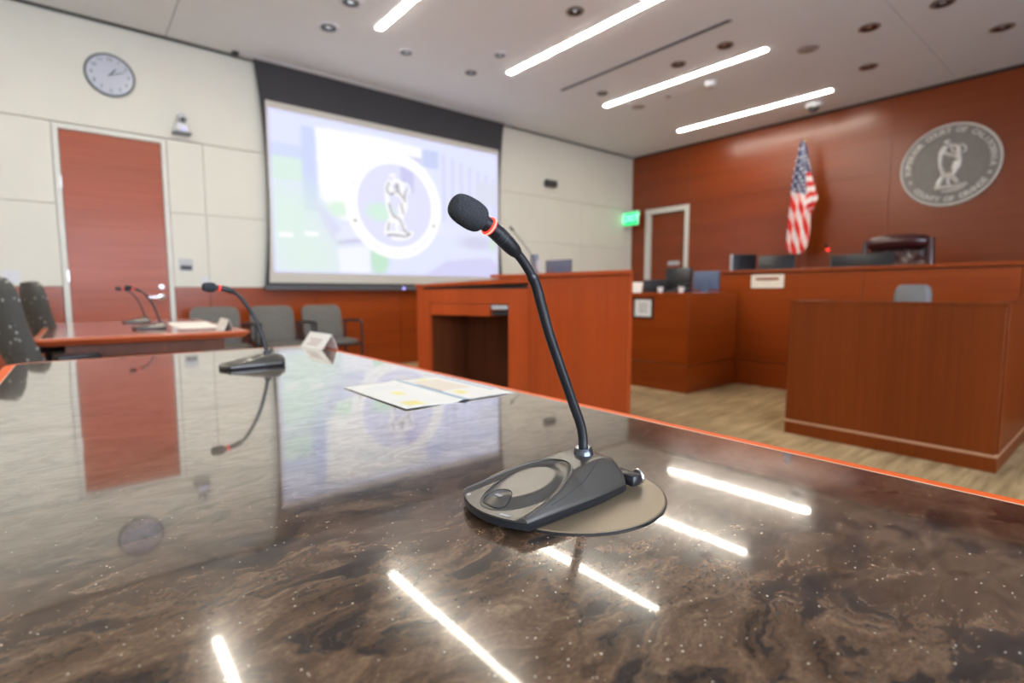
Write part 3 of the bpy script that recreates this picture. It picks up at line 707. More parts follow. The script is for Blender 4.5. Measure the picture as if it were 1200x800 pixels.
for i, (a, b) in enumerate([(-0.05, 0.05), (-0.06, 0.055), (-0.055, 0.06), (-0.06, 0.04), (-0.05, 0.05), (-0.06, 0.06)]):
    box(tl, a, b, 0.045-i*0.018-0.004, 0.045-i*0.018+0.002, 0.0041, 0.0045, M=M)
obj('printed_lines', tl, faint_ink, nf)
# witness stand
WX = 3.74
wt = thing('witness_stand', 'dark wood box shaped witness stand with a light strip near its foot', 'witness stand', (WX+0.5, 1.0, 0))
obj('front_panel', B(WX, WX+0.04, 0.47, 1.555, 0.097, 0.895, bev=0.003), wood_z, wt)
obj('side_panel', B(WX+0.04, 4.82, 0.46, 0.50, 0.097, 0.895, bev=0.003), wood_z, wt)
obj('side_panel', B(WX+0.04, 4.20, 1.515, 1.555, 0.097, 0.895, bev=0.003), wood_z, wt)
obj('cap_rail', prism([(WX-0.004, 0.456), (4.824, 0.456), (4.824, 0.56), (WX+0.10, 0.56), (WX+0.10, 1.46), (4.2, 1.46), (4.2, 1.559), (WX-0.004, 1.559)], 0.895, 0.912, bev=0.002), wood_z, wt)
inl = plain('light_inlay', (0.50, 0.27, 0.15), 0.35)
b2 = bmesh.new(); box(b2, WX-0.003, WX+0.04, 0.457, 1.558, 0.083, 0.097); box(b2, WX+0.04, 4.823, 0.457, 0.50, 0.083, 0.097)
obj('inlay_strip', b2, inl, wt, 'thin pale strip above the kick board')
b2 = bmesh.new(); box(b2, WX, WX+0.04, 0.46, 1.555, 0, 0.083); box(b2, WX+0.04, 4.82, 0.46, 0.50, 0, 0.083); box(b2, WX+0.04, 4.2, 1.515, 1.555, 0, 0.083)
obj('kick_board', b2, wood_z, wt)
obj('stand_shelf', B(WX+0.04, WX+0.40, 0.50, 1.515, 0.70, 0.725), wood_z, wt)

# ---------------------------------------------------------------- lectern station
lc = thing('lectern_station', 'tall red-brown wood presentation desk with an open knee hole and pull-out tray', 'lectern', (2.9, 3.2, 0))
LX0, LY0, LY1 = 2.9, 2.255, 3.30
obj('side_panel', B(LX0, LX0+0.035, LY0, LY1, 0, 1.088, bev=0.002), lect_wood, lc, 'tall smooth end panel')
obj('end_panel', prism([(LX0+0.036, LY0+0.001), (LX0+0.66, LY0+0.50), (LX0+0.63, LY0+0.53), (LX0+0.036, LY0+0.05)], 0, 1.088), lect_wood, lc)
a19 = R(19); dv = Vector((-math.sin(a19), math.cos(a19), 0))
# local frame of the angled front: x along the face (leftwards), y into the desk, z up
def LF(px=(LX0, 3.30)): 
    return Matrix(((dv.x, math.cos(a19), 0, px[0]), (dv.y, math.sin(a19), 0, px[1]), (0, 0, 1, 0), (0, 0, 0, 1)))
ML = LF()
fr = bmesh.new()
box(fr, 0.0, 0.19, 0.0, 0.035, 0, 1.0, M=ML, bev=0.001); box(fr, 1.06, 1.215, 0, 0.035, 0, 1.0, M=ML, bev=0.001); box(fr, 0.19, 1.06, 0, 0.035, 0.87, 1.0, M=ML, bev=0.001)
obj('front_frame', fr, lect_wood, lc)
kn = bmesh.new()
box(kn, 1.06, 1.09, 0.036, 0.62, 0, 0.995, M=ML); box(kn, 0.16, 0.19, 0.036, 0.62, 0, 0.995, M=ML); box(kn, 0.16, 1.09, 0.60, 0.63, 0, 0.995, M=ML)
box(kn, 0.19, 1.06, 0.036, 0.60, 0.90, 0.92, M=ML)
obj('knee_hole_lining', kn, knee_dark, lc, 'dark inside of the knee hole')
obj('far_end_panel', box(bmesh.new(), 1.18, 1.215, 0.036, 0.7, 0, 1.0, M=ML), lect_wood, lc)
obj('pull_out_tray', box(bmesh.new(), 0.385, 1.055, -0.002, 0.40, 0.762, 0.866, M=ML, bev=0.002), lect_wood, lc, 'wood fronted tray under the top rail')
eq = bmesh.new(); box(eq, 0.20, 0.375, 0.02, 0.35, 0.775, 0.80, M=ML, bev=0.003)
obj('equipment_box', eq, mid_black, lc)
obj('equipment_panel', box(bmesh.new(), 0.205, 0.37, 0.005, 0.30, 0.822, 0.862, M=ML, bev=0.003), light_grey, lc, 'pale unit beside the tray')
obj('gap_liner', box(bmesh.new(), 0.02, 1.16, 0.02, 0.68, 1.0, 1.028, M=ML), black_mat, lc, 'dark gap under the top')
def slab(pts, z0a, z1a, M):   # wedge whose height grows towards s=0
    t = bmesh.new(); lo = []; hi = []
    for s, d_ in pts:
        k = 1 - s/1.24; lo.append(t.verts.new((s, d_, z0a[0] + (z0a[1]-z0a[0])*k))); hi.append(t.verts.new((s, d_, z1a[0] + (z1a[1]-z1a[0])*k)))
    t.faces.new(lo[::-1]); t.faces.new(hi); n = len(pts)
    for i in range(n): t.faces.new((lo[i], lo[(i+1) % n], hi[(i+1) % n], hi[i]))
    return merge(bmesh.new(), t, M)
obj('sloped_top', slab([(-0.02, -0.012), (1.225, -0.012), (1.225, 0.70), (-0.02, 0.70)], (1.018, 1.050), (1.043, 1.094), ML), lect_wood, lc, 'gently sloping top board')
obj('left_lip', box(bmesh.new(), 1.15, 1.215, 0.0, 0.68, 1.0, 1.022, M=ML), lect_wood, lc)
cap = [(LX0-0.02, LY0-0.02), (3.66, LY0-0.02), (3.66, 3.75), (LX0+0.45, 3.95)]
pA = ML @ Vector((0.36, -0.02, 0)); pB = ML @ Vector((0.36, 0.60, 0))
cap = [(LX0-0.02, LY0-0.01), (LX0+0.02, LY0-0.01), (LX0+0.70, LY0+0.52), (3.62, 3.75), (pB.x, pB.y), (pA.x, pA.y), (LX0-0.02, 3.30)]
obj('top_cap', prism(cap, 1.092, 1.122, bev=0.003), lect_wood, lc, 'raised flat top board')

# ---------------------------------------------------------------- screens, phones, papers behind the desks
def monitor(M, w_, h_, label, name='monitor', tilt=0, screen_to_back=True, m=black_pl, group=None, foot=None):
    """M: local frame, x along the screen, y up, z towards the viewer (its back faces the viewer); origin at base centre"""
    o = M.translation
    t = thing(name, label, 'monitor', tuple(o), 0, group)
    T = M @ Matrix.Rotation(R(tilt), 4, 'X')
    g = 0.05 if foot is None else foot
    obj('screen_back', box(bmesh.new(), -w_/2, w_/2, g, g+h_, -0.015, 0.012, bev=0.006, M=T), m, t, smooth=40)
    obj('bezel', frame_bm(w_, h_, 0.012, 0.004, T @ Matrix.Translation((0, g+h_/2, -0.019))), black_pl, t)
    obj('display', box(bmesh.new(), -w_/2+0.012, w_/2-0.012, g+0.012, g+h_-0.012, -0.0185, -0.015, M=T), black_pl, t)
    s = bmesh.new(); box(s, -0.035, 0.035, 0.004, g+h_*0.55, 0.012, 0.03, M=T, bev=0.004)
    obj('stand_neck', s, m, t)
    obj('stand_foot', box(bmesh.new(), -0.11, 0.11, 0.0, 0.012, -0.09, 0.10, bev=0.004, M=M), m, t)
    return t
up = (0, 0, 1)
yr = lambda p, a=0: basis(p, (-math.sin(R(a))*-1*0 + math.sin(R(a)), -math.cos(R(a)), 0), up)   # back facing the camera side, turned by a degrees
monitor(yr((6.0, 1.84, 1.01)), 0.54, 0.30, "black monitor in front of the judge's chair", foot=0.035)
monitor(yr((6.0, 2.67, 1.01), 14), 0.37, 0.27, 'black tilted monitor on the bench left of the flag', tilt=-8, foot=0.10)
mm = monitor(yr((5.66, 2.86, 1.01), 62), 0.30, 0.27, 'narrow monitor seen nearly edge-on at the left end of the bench', foot=0.10)
obj('edge_strip', box(bmesh.new(), -0.157, -0.150, 0.10, 0.37, -0.02, 0.018, M=yr((5.66, 2.86, 1.01), 62)), light_grey, mm)
bmic_y = 2.105
monitor(basis((3.28, 3.33, 1.122), (0.06, -1, 0), up), 0.285, 0.125, 'dark blue grey laptop lid standing on the lectern top', 'laptop', m=plain('laptop_slate', (0.13, 0.14, 0.20), 0.35), foot=0.006)
tw = thing('document_camera', 'slim grey blue device standing upright beside the laptop on the lectern', 'device', (3.1, 3.44, 1.122))
obj('device_body', B(3.08, 3.12, 3.405, 3.475, 1.122, 1.30, bev=0.008), plain('slate_plastic', (0.22, 0.24, 0.33), 0.4), tw)
obj('device_badge', B(3.076, 3.08, 3.42, 3.46, 1.135, 1.165, bev=0.001), white_pl, tw)
obj('device_wing', B(3.085, 3.11, 3.36, 3.405, 1.16, 1.24, bev=0.004), white_pl, tw)
# clerk desk equipment (stands on the inner work surface, tops show over the counter)
monitor(yr((4.86, 3.43, 0.83), -4), 0.31, 0.20, 'dark wide monitor back low on the clerk desk, left of the others', foot=0.075)
monitor(yr((5.16, 3.36, 0.83), 8), 0.30, 0.25, 'grey monitor at the back of the clerk desk behind the low one', foot=0.16, tilt=-6)
monitor(yr((5.02, 2.93, CZ), 8), 0.27, 0.19, 'blue grey monitor back at the right end of the clerk desk', foot=0.03, m=plain('slate_blue_plastic', (0.10, 0.13, 0.20), 0.35))
dp = thing('desk_phone', 'black desk phone on the clerk counter beside the blue grey monitor', 'phone', (4.62, 2.98, CZ))
dpM = Matrix.Translation((4.66, 3.02, CZ)) @ Matrix.Rotation(R(-15), 4, 'Z')
obj('phone_base', prism([(-0.09, 0.0), (0.09, 0.0), (0.09, 0.05), (-0.09, 0.02)], -0.09, 0.09, M=dpM @ Matrix.Rotation(R(90), 4, 'X')), black_pl, dp)
obj('handset', tube([dpM @ Vector((-0.07, -0.07, 0.055)), dpM @ Vector((-0.03, -0.07, 0.07)), dpM @ Vector((0.05, -0.07, 0.085)), dpM @ Vector((0.08, -0.07, 0.075))], [0.02, 0.012, 0.012, 0.02], 10), black_pl, dp, smooth=50)
ps2 = obj('paper_tray_sheet', box(bmesh.new(), -0.10, 0.10, 0, 0.115, 0, 0.002, M=basis((4.60, 3.52, CZ), (0, -1, 0), (0.25, 0, 1))), paper_m)
tag(ps2, 'white sheet of paper propped at the left end of the clerk counter', 'paper')
for (x, y, lab) in ((4.56, 3.16, 'left of the desk phone'), (4.53, 2.90, 'right at the corner of the counter')):
    c = thing('paper_cup', 'small white paper cup on the clerk counter, ' + lab, 'cup', (x, y, CZ), 0, 'white cups on the clerk counter')
    obj('cup_wall', lathe([(0.022, 0.0), (0.030, 0.055), (0.028, 0.055), (0.021, 0.004)], 18, Matrix.Translation((x, y, CZ))), paper_m, c, smooth=40)
    obj('cup_rim', lathe([(0.031, 0.052), (0.032, 0.056), (0.029, 0.057)], 18, Matrix.Translation((x, y, CZ)), caps=False), paper_m, c, smooth=40)

# ---------------------------------------------------------------- flag
fg = thing('flag', 'American flag hanging in folds from a pole on the wood wall', 'flag', (8.12, 3.28, 0.36))
obj('flag_pole', tube([(8.16, 3.30, 0.40), (8.16, 3.30, 3.10)], 0.012, 12), wood_z, fg, smooth=50)
obj('pole_base', lathe([(0.16, 0.0), (0.16, 0.02), (0.05, 0.045), (0.022, 0.06), (0.02, 0.12)], 24, Matrix.Translation((8.16, 3.30, 0.36))), brass, fg, smooth=50)
obj('finial', lathe([(0.014, 0), (0.022, 0.01), (0.008, 0.05), (0.002, 0.07)], 14, Matrix.Translation((8.16, 3.30, 3.10))), brass, fg, smooth=50)
rowsF = [(3.10, 3.315, 3.270), (3.0, 3.335, 3.24), (2.85, 3.36, 3.215), (2.6, 3.385, 3.165), (2.42, 3.40, 3.105), (2.28, 3.405, 3.055), (2.18, 3.415, 3.095), (2.05, 3.43, 3.135), (1.85, 3.45, 3.125), (1.70, 3.462, 3.13), (1.62, 3.465, 3.15), (1.55, 3.43, 3.185)]
NU, NV = 64, 110
t = bmesh.new(); grid = []; colr = []
for j in range(NV+1):
    z = 3.10 - (3.10-1.55)*j/NV
    for k in range(len(rowsF)-1):
        if rowsF[k][0] >= z >= rowsF[k+1][0]:
            a = (rowsF[k][0]-z)/(rowsF[k][0]-rowsF[k+1][0]); yl = rowsF[k][1]*(1-a)+rowsF[k+1][1]*a; yr_ = rowsF[k][2]*(1-a)+rowsF[k+1][2]*a
    row = []
    for i in range(NU+1):
        u = i/NU; s = j/NV
        fold = 0.035*min(1, s*3+0.1)*math.sin(u*5.2*math.pi + 1.2*s*math.pi) + 0.015*math.sin(u*11+s*4)
        zz_ = z - 0.05*s*math.sin(u*math.pi)*(1 if j == NV else 1)*0.6
        row.append(t.verts.new((8.08 - fold, yl + (yr_-yl)*u, zz_)))
        # colours: blue canton with white stars high up, slanting stripes below, sideways stripes in the right hand fold
        wd = yl - yr_; y_ = yl + (yr_-yl)*u
        if z > 2.37 - 0.10*(u-0.5) and not (z < 2.66 and y_ < 3.215): 
            gx_, gz_ = (y_-3.2 + 0.10*z)/0.044, z/0.055
            ox = (math.floor(gz_) % 2)*0.5
            d_ = math.hypot((gx_+ox) % 1-0.5, gz_ % 1-0.5)
            c = (0.75, 0.75, 0.80) if d_ < 0.27 else (0.02, 0.028, 0.11)
        elif z > 2.15 and y_ < 3.225 + 0.0*z:
            q = (z + 0.25*(y_-3.1))/0.075; c = (0.72, 0.02, 0.015) if int(math.floor(q)) % 2 else (0.85, 0.80, 0.76)
        else:
            q = (y_ - 0.13*z*1.0 + - 0.12*z - 3.3)/0.055
            c = (0.72, 0.02, 0.015) if int(math.floor(q)) % 2 else (0.85, 0.80, 0.76)
        colr.append(c)
    grid.append(row)
for j in range(NV):
    for i in range(NU): t.faces.new((grid[j][i], grid[j][i+1], grid[j+1][i+1], grid[j+1][i]))
t.verts.index_update()
fo = obj('flag_cloth', t, vcol('flag_fabric', 0.8, sheen=0.3), fg, 'stars and stripes cloth', smooth=180)
ca = fo.data.color_attributes.new('Col', 'FLOAT_COLOR', 'POINT')
ca.data.foreach_set('color', [x for c in colr for x in (*c, 1)])

# ---------------------------------------------------------------- chairs
def shell_panel(pts_fn, nu, nv, th):
    """closed curved pad from a surface function f(u,v)->(point, normal)"""
    t = bmesh.new(); A = []; Bk = []
    for j in range(nv+1):
        ra, rb = [], []
        for i in range(nu+1):
            p, n, k = pts_fn(i/nu, j/nv); ra.append(t.verts.new(p + n*th/2*k)); rb.append(t.verts.new(p - n*th/2*k))
        A.append(ra); Bk.append(rb)
    for j in range(nv):
        for i in range(nu):
            t.faces.new((A[j][i], A[j][i+1], A[j+1][i+1], A[j+1][i])); t.faces.new((Bk[j][i], Bk[j+1][i], Bk[j+1][i+1], Bk[j][i+1]))
    for j in range(nv):
        t.faces.new((A[j][0], A[j+1][0], Bk[j+1][0], Bk[j][0])); t.faces.new((A[j][nu], Bk[j][nu], Bk[j+1][nu], A[j+1][nu]))
    for i in range(nu):
        t.faces.new((A[0][i], Bk[0][i], Bk[0][i+1], A[0][i+1])); t.faces.new((A[nv][i], A[nv][i+1], Bk[nv][i+1], Bk[nv][i]))
    return t
def superr(u, v, w_, h_, r):   # map unit square to rounded rectangle
    x = (u-0.5)*2; y = (v-0.5)*2
    ex = math.sqrt(max(0, 1-(abs(y)**10)*0.2)); ey = math.sqrt(max(0, 1-(abs(x)**10)*0.2))
    return x*w_/2*ex, y*h_/2*ey
def guest_chair(x, label):
    """faces -y; origin on the floor"""
    t = thing('guest_chair', label, 'chair', (0, 0, 0), 0, 'grey guest chairs along the screen wall')
    def back(u, v):
        a, b = superr(u, v, 0.455, 0.40, 0.05); k = 1 - 0.5*max(abs(u-0.5)*2, abs(v-0.5)*2)**6
        return Vector((a, 0.16 + 0.10*(b/0.4) - 0.9*a*a*0.5*0.5, 0.625 + b)), Vector((0, -1, 0.2)).normalized(), k
    obj('backrest', shell_panel(back, 12, 10, 0.045), vinyl, t, smooth=50)
    def seat(u, v):
        a, b = superr(u, v, 0.46, 0.46, 0.05); k = 1 - 0.5*max(abs(u-0.5)*2, abs(v-0.5)*2)**6
        return Vector((a, -0.14 + b, 0.435 - 0.02*(b/0.23)*0 + 0.01*(1-(2*u-1)**2)*-1)), Vector((0, 0, 1)), k
    obj('seat', shell_panel(seat, 10, 10, 0.06), vinyl, t, smooth=50)
    for s in (-1, 1):
        obj('leg', tube([(s*0.255, -0.36, 0.0), (s*0.255, -0.36, 0.64)], 0.012, 10), black_mat, t, smooth=50)
        obj('leg', tube([(s*0.26, 0.17, 0.0), (s*0.255, 0.11, 0.40), (s*0.255, 0.13, 0.64)], 0.012, 10), black_mat, t, smooth=50)
        obj('armrest', tube(spline([(s*0.253, -0.36, 0.635), (s*0.253, -0.33, 0.655), (s*0.253, -0.1, 0.655), (s*0.256, 0.13, 0.64)], 4), 0.015, 10), black_pl, t, smooth=50)
        obj('seat_rail', tube([(s*0.26, -0.36, 0.40), (s*0.25, 0.12, 0.40)], 0.010, 8), black_mat, t)
        obj('back_upright', tube([(s*0.255, 0.11, 0.42), (s*0.20, 0.15, 0.50), (s*0.19, 0.21, 0.78)], 0.010, 8), black_mat, t)
    for y in (-0.34, 0.10): obj('cross_rail', tube([(-0.26, y, 0.395), (0.26, y, 0.395)], 0.010, 8), black_mat, t)
    t.location = (x, 5.97, 0); return t
g0 = guest_chair(1.10, 'grey guest chair against the wood wainscot, partly behind the second table')
dup(g0, (1.655, 5.97, 0), 0, 'grey guest chair behind the curved microphone, middle one of the three by the wall')
dup(g0, (2.20, 5.97, 0), 0, 'grey guest chair at the right end of the row under the projection screen')
def swivel_chair(label):
    """faces +x; origin on the floor"""
    t = thing('swivel_chair', label, 'chair', (0, 0, 0), 0, 'speckled charcoal swivel chairs left of the second table')
    def back(u, v):
        a, b = superr(u, v, 0.50, 0.62, 0.05); k = 1 - 0.55*max(abs(u-0.5)*2, abs(v-0.5)*2)**6
        z = 0.73 + b; x = -0.19 - 0.31*(z-0.45) - 0.04*math.sin((z-0.42)/0.6*math.pi) + 0.7*a*a
        return Vector((x, a, z)), Vector((1, 0, 0.25)).normalized(), k
    obj('backrest', shell_panel(back, 14, 16, 0.075), speckle, t, smooth=60)
    def seat(u, v):
        a, b = superr(u, v, 0.50, 0.50, 0.05); k = 1 - 0.5*max(abs(u-0.5)*2, abs(v-0.5)*2)**6
        return Vector((0.05+a, b, 0.455)), Vector((0, 0, 1)), k
    obj('seat', shell_panel(seat, 12, 12, 0.09), speckle, t, smooth=60)
    for s in (-1, 1):
        obj('armrest', box(bmesh.new(), -0.20, -0.02, s*0.29-0.035, s*0.29+0.035, 0.635, 0.67, bev=0.014, seg=3), black_pl, t, smooth=50)
        obj('arm_post', tube([(-0.10, s*0.22, 0.43), (-0.10, s*0.29, 0.46), (-0.10, s*0.29, 0.64)], 0.016, 10), black_pl, t, smooth=50)
    obj('back_bracket', tube([(-0.05, 0, 0.41), (-0.24, 0, 0.42), (-0.27, 0, 0.62)], 0.02, 10), black_pl, t, smooth=50)
    obj('gas_column', lathe([(0.03, 0.08), (0.03, 0.22), (0.02, 0.22), (0.02, 0.41)], 16), black_pl, t, smooth=40)
    for k in range(5):
        a = R(72*k+20); c, s = math.cos(a), math.sin(a)
        obj('base_arm', tube([(0.02*c, 0.02*s, 0.11), (0.30*c, 0.30*s, 0.075)], [0.022, 0.014], 8), black_pl, t, smooth=50)
        obj('caster', lathe([(0.026, -0.022), (0.028, -0.015), (0.028, 0.015), (0.026, 0.022)], 14, axis_to((0.31*c, 0.31*s, 0.029), (-s, c, 0))), black_pl, t, smooth=40)
    return t
c0 = swivel_chair('large speckled charcoal swivel chair at the left edge, nearest the near table')
c0.location = (0.03, 3.66, 0); c0.rotation_euler = (0, 0, R(14))
dup(c0, (0.115, 4.70, 0), R(10), 'speckled charcoal swivel chair behind the large one, in front of the door frame')

# judge's chair
jc = thing('judge_chair', "tall maroon tufted leather chair behind the judge's bench", 'chair', (7.2, 1.86, 0.36))
def jback(u, v):
    a, b = superr(u, v, 0.56, 0.62, 0.05); k = 1 - 0.4*max(abs(u-0.5)*2, abs(v-0.5)*2)**6
    tuft = 0.010*math.cos(u*6*math.pi)*math.cos(v*5*math.pi)
    return Vector((7.26 + 0.12*(b), 1.865 - a, 1.22 + b)) + Vector((tuft, 0, 0)), Vector((-1, 0, 0.1)).normalized(), k
obj('backrest', shell_panel(jback, 30, 24, 0.09), maroon, jc, smooth=60)
obj('headrest_roll', tube([(7.22, 2.15, 1.515), (7.21, 2.12, 1.525), (7.19, 2.0, 1.535), (7.19, 1.73, 1.535), (7.21, 1.61, 1.525), (7.22, 1.58, 1.515)], [0.04, 0.07, 0.08, 0.08, 0.07, 0.04], 16), maroon, jc, 'padded roll at the top', smooth=50)
for s in (-1, 1):
    obj('back_wing', tube([(7.19, 1.865+s*0.30, 0.95), (7.19, 1.865+s*0.315, 1.25), (7.2, 1.865+s*0.31, 1.56)], [0.045, 0.042, 0.03], 12), maroon, jc, smooth=50)
    obj('armrest', tube([(6.90, 1.865+s*0.30, 0.98), (7.18, 1.865+s*0.30, 1.0)], 0.035, 10), maroon, jc, smooth=50)
    obj('arm_support', tube([(6.98, 1.865+s*0.30, 0.80), (6.94, 1.865+s*0.30, 0.98)], 0.02, 8), maroon, jc)
obj('seat', box(bmesh.new(), 6.86, 7.22, 1.60, 2.13, 0.78, 0.90, bev=0.03, seg=3), maroon, jc, smooth=50)
obj('gas_column', lathe([(0.03, 0.0), (0.03, 0.42)], 14, Matrix.Translation((7.05, 1.865, 0.40))), black_pl, jc)
for k in range(5):
    a = R(72*k); obj('base_arm', tube([(7.05, 1.865, 0.44), (7.05+0.3*math.cos(a), 1.865+0.3*math.sin(a), 0.385)], [0.03, 0.02], 8), black_pl, jc)
# chair inside the witness stand
wch = thing('witness_chair', 'grey chair back showing over the top of the witness stand', 'chair', (4.6, 1.09, 0))
def wback(u, v):
    a, b = superr(u, v, 0.22, 0.42, 0.05); k = 1 - 0.5*max(abs(u-0.5)*2, abs(v-0.5)*2)**6
    return Vector((4.60 + 0.15*b + 0.8*a*a, 1.085 - a + 0.0*b, 0.81 + b)), Vector((-1, 0, 0.1)).normalized(), k
wgrey = plain('slate_upholstery', (0.17, 0.165, 0.16), 0.5, 0.05, 20)
obj('backrest', shell_panel(wback, 12, 10, 0.06), wgrey, wch, smooth=60)
obj('seat', box(bmesh.new(), 4.16, 4.58, 0.86, 1.30, 0.42, 0.50, bev=0.03, seg=3), wgrey, wch, smooth=50)
obj('back_bracket', tube([(4.40, 1.085, 0.41), (4.62, 1.085, 0.42), (4.63, 1.085, 0.66)], 0.02, 8), black_pl, wch)
obj('gas_column', lathe([(0.03, 0.06), (0.025, 0.42)], 14, Matrix.Translation((4.37, 1.085, 0))), black_pl, wch)
for k in range(5):
    a = R(72*k+10); obj('base_arm', tube([(4.37, 1.085, 0.08), (4.37+0.25*math.cos(a), 1.085+0.25*math.sin(a), 0.025)], [0.025, 0.018], 8), black_pl, wch)

# ---------------------------------------------------------------- tables
glint_line_m = plain('painted_bevel_glint', (0.85, 0.55, 0.42), 0.3)  # pale colour painted as the highlight where top meets edging
def table(name, label, xl, xr, y0, y1, r_, stone, m_edge, inner=0.031, band=0.035):
    t = thing(name, label, 'table', ((xl+xr)/2, (y0+y1)/2, 0))
    def outline(o, rr): return rounded((xl+xr)/2, (y0+y1)/2, xr-xl-2*o, y1-y0-2*o, rr, 8)
    obj('table_top', prism(outline(inner, r_-0.02), TT-0.035, TT), stone, t, 'polished brown stone with dark swirls and bright flecks' if stone is stone_m else None)
    ed = bmesh.new(); prof = [(inner+0.0005, TT-0.0005), (inner*0.3, TT-0.0008), (0.003, TT-0.003), (0.0, TT-0.007), (0.0, TT-0.011), (0.003, TT-0.015), (0.018, TT-0.026), (inner+0.01, TT-0.040)]
    rings = [[ed.verts.new((x, y, z)) for x, y in outline(o, max(0.01, r_-o))] for o, z in prof]
    n = len(rings[0])
    for a, b in zip(rings, rings[1:]):
        for i in range(n): ed.faces.new((a[i], a[(i+1) % n], b[(i+1) % n], b[i]))
    obj('edge_band', ed, m_edge, t, 'bright orange-red wood edging', smooth=50)
    il = bmesh.new(); lo_ = [[il.verts.new((x, y, z)) for x, y in outline(o, max(0.01, r_-o))] for o, z in ((inner-0.0020, TT-0.0002), (inner-0.0010, TT+0.0006), (inner+0.0006, TT+0.0002))]  # thin added strip standing in for the bevel highlight, no real inlay
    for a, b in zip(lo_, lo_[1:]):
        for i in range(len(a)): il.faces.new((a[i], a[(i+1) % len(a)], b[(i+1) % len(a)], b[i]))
    obj('bevel_glint_line', il, glint_line_m, t, 'fine pale line painted as a highlight between top and edging', smooth=60)
    obj('under_frame', B(xl+0.12, xr-0.12, y0+0.12, y1-0.12, TT-0.11, TT-0.036), knee_dark, t)
    for yy in (y0+0.22, y1-0.26):
        obj('pedestal', B(xl+0.22, xr-0.22, yy, yy+0.06, 0.03, TT-0.11, bev=0.004), wood_x, t)
        obj('foot_plate', B(xl+0.15, xr-0.15, yy-0.03, yy+0.09, 0.0, 0.03, bev=0.004), black_mat, t)
    obj('modesty_panel', B((xl+xr)/2-0.015, (xl+xr)/2+0.015, y0+0.28, y1-0.26, 0.25, TT-0.11), wood_y, t)
    return t
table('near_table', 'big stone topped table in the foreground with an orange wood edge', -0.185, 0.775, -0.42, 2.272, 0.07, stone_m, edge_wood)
edge_wood2 = wood('second_table_edging', (0.46, 0.085, 0.022), (0.56, 0.12, 0.036), 'x', 0.35, 0.3)
table2_top = wood('second_table_veneer', (0.26, 0.060, 0.035), (0.36, 0.09, 0.05), 'y', 0.12, 1.0)
table('second_table', 'second red-brown table beyond the stone one with an orange rim and small microphones', -0.175, 0.785, 3.35, 5.13, 0.04, table2_top, edge_wood2)

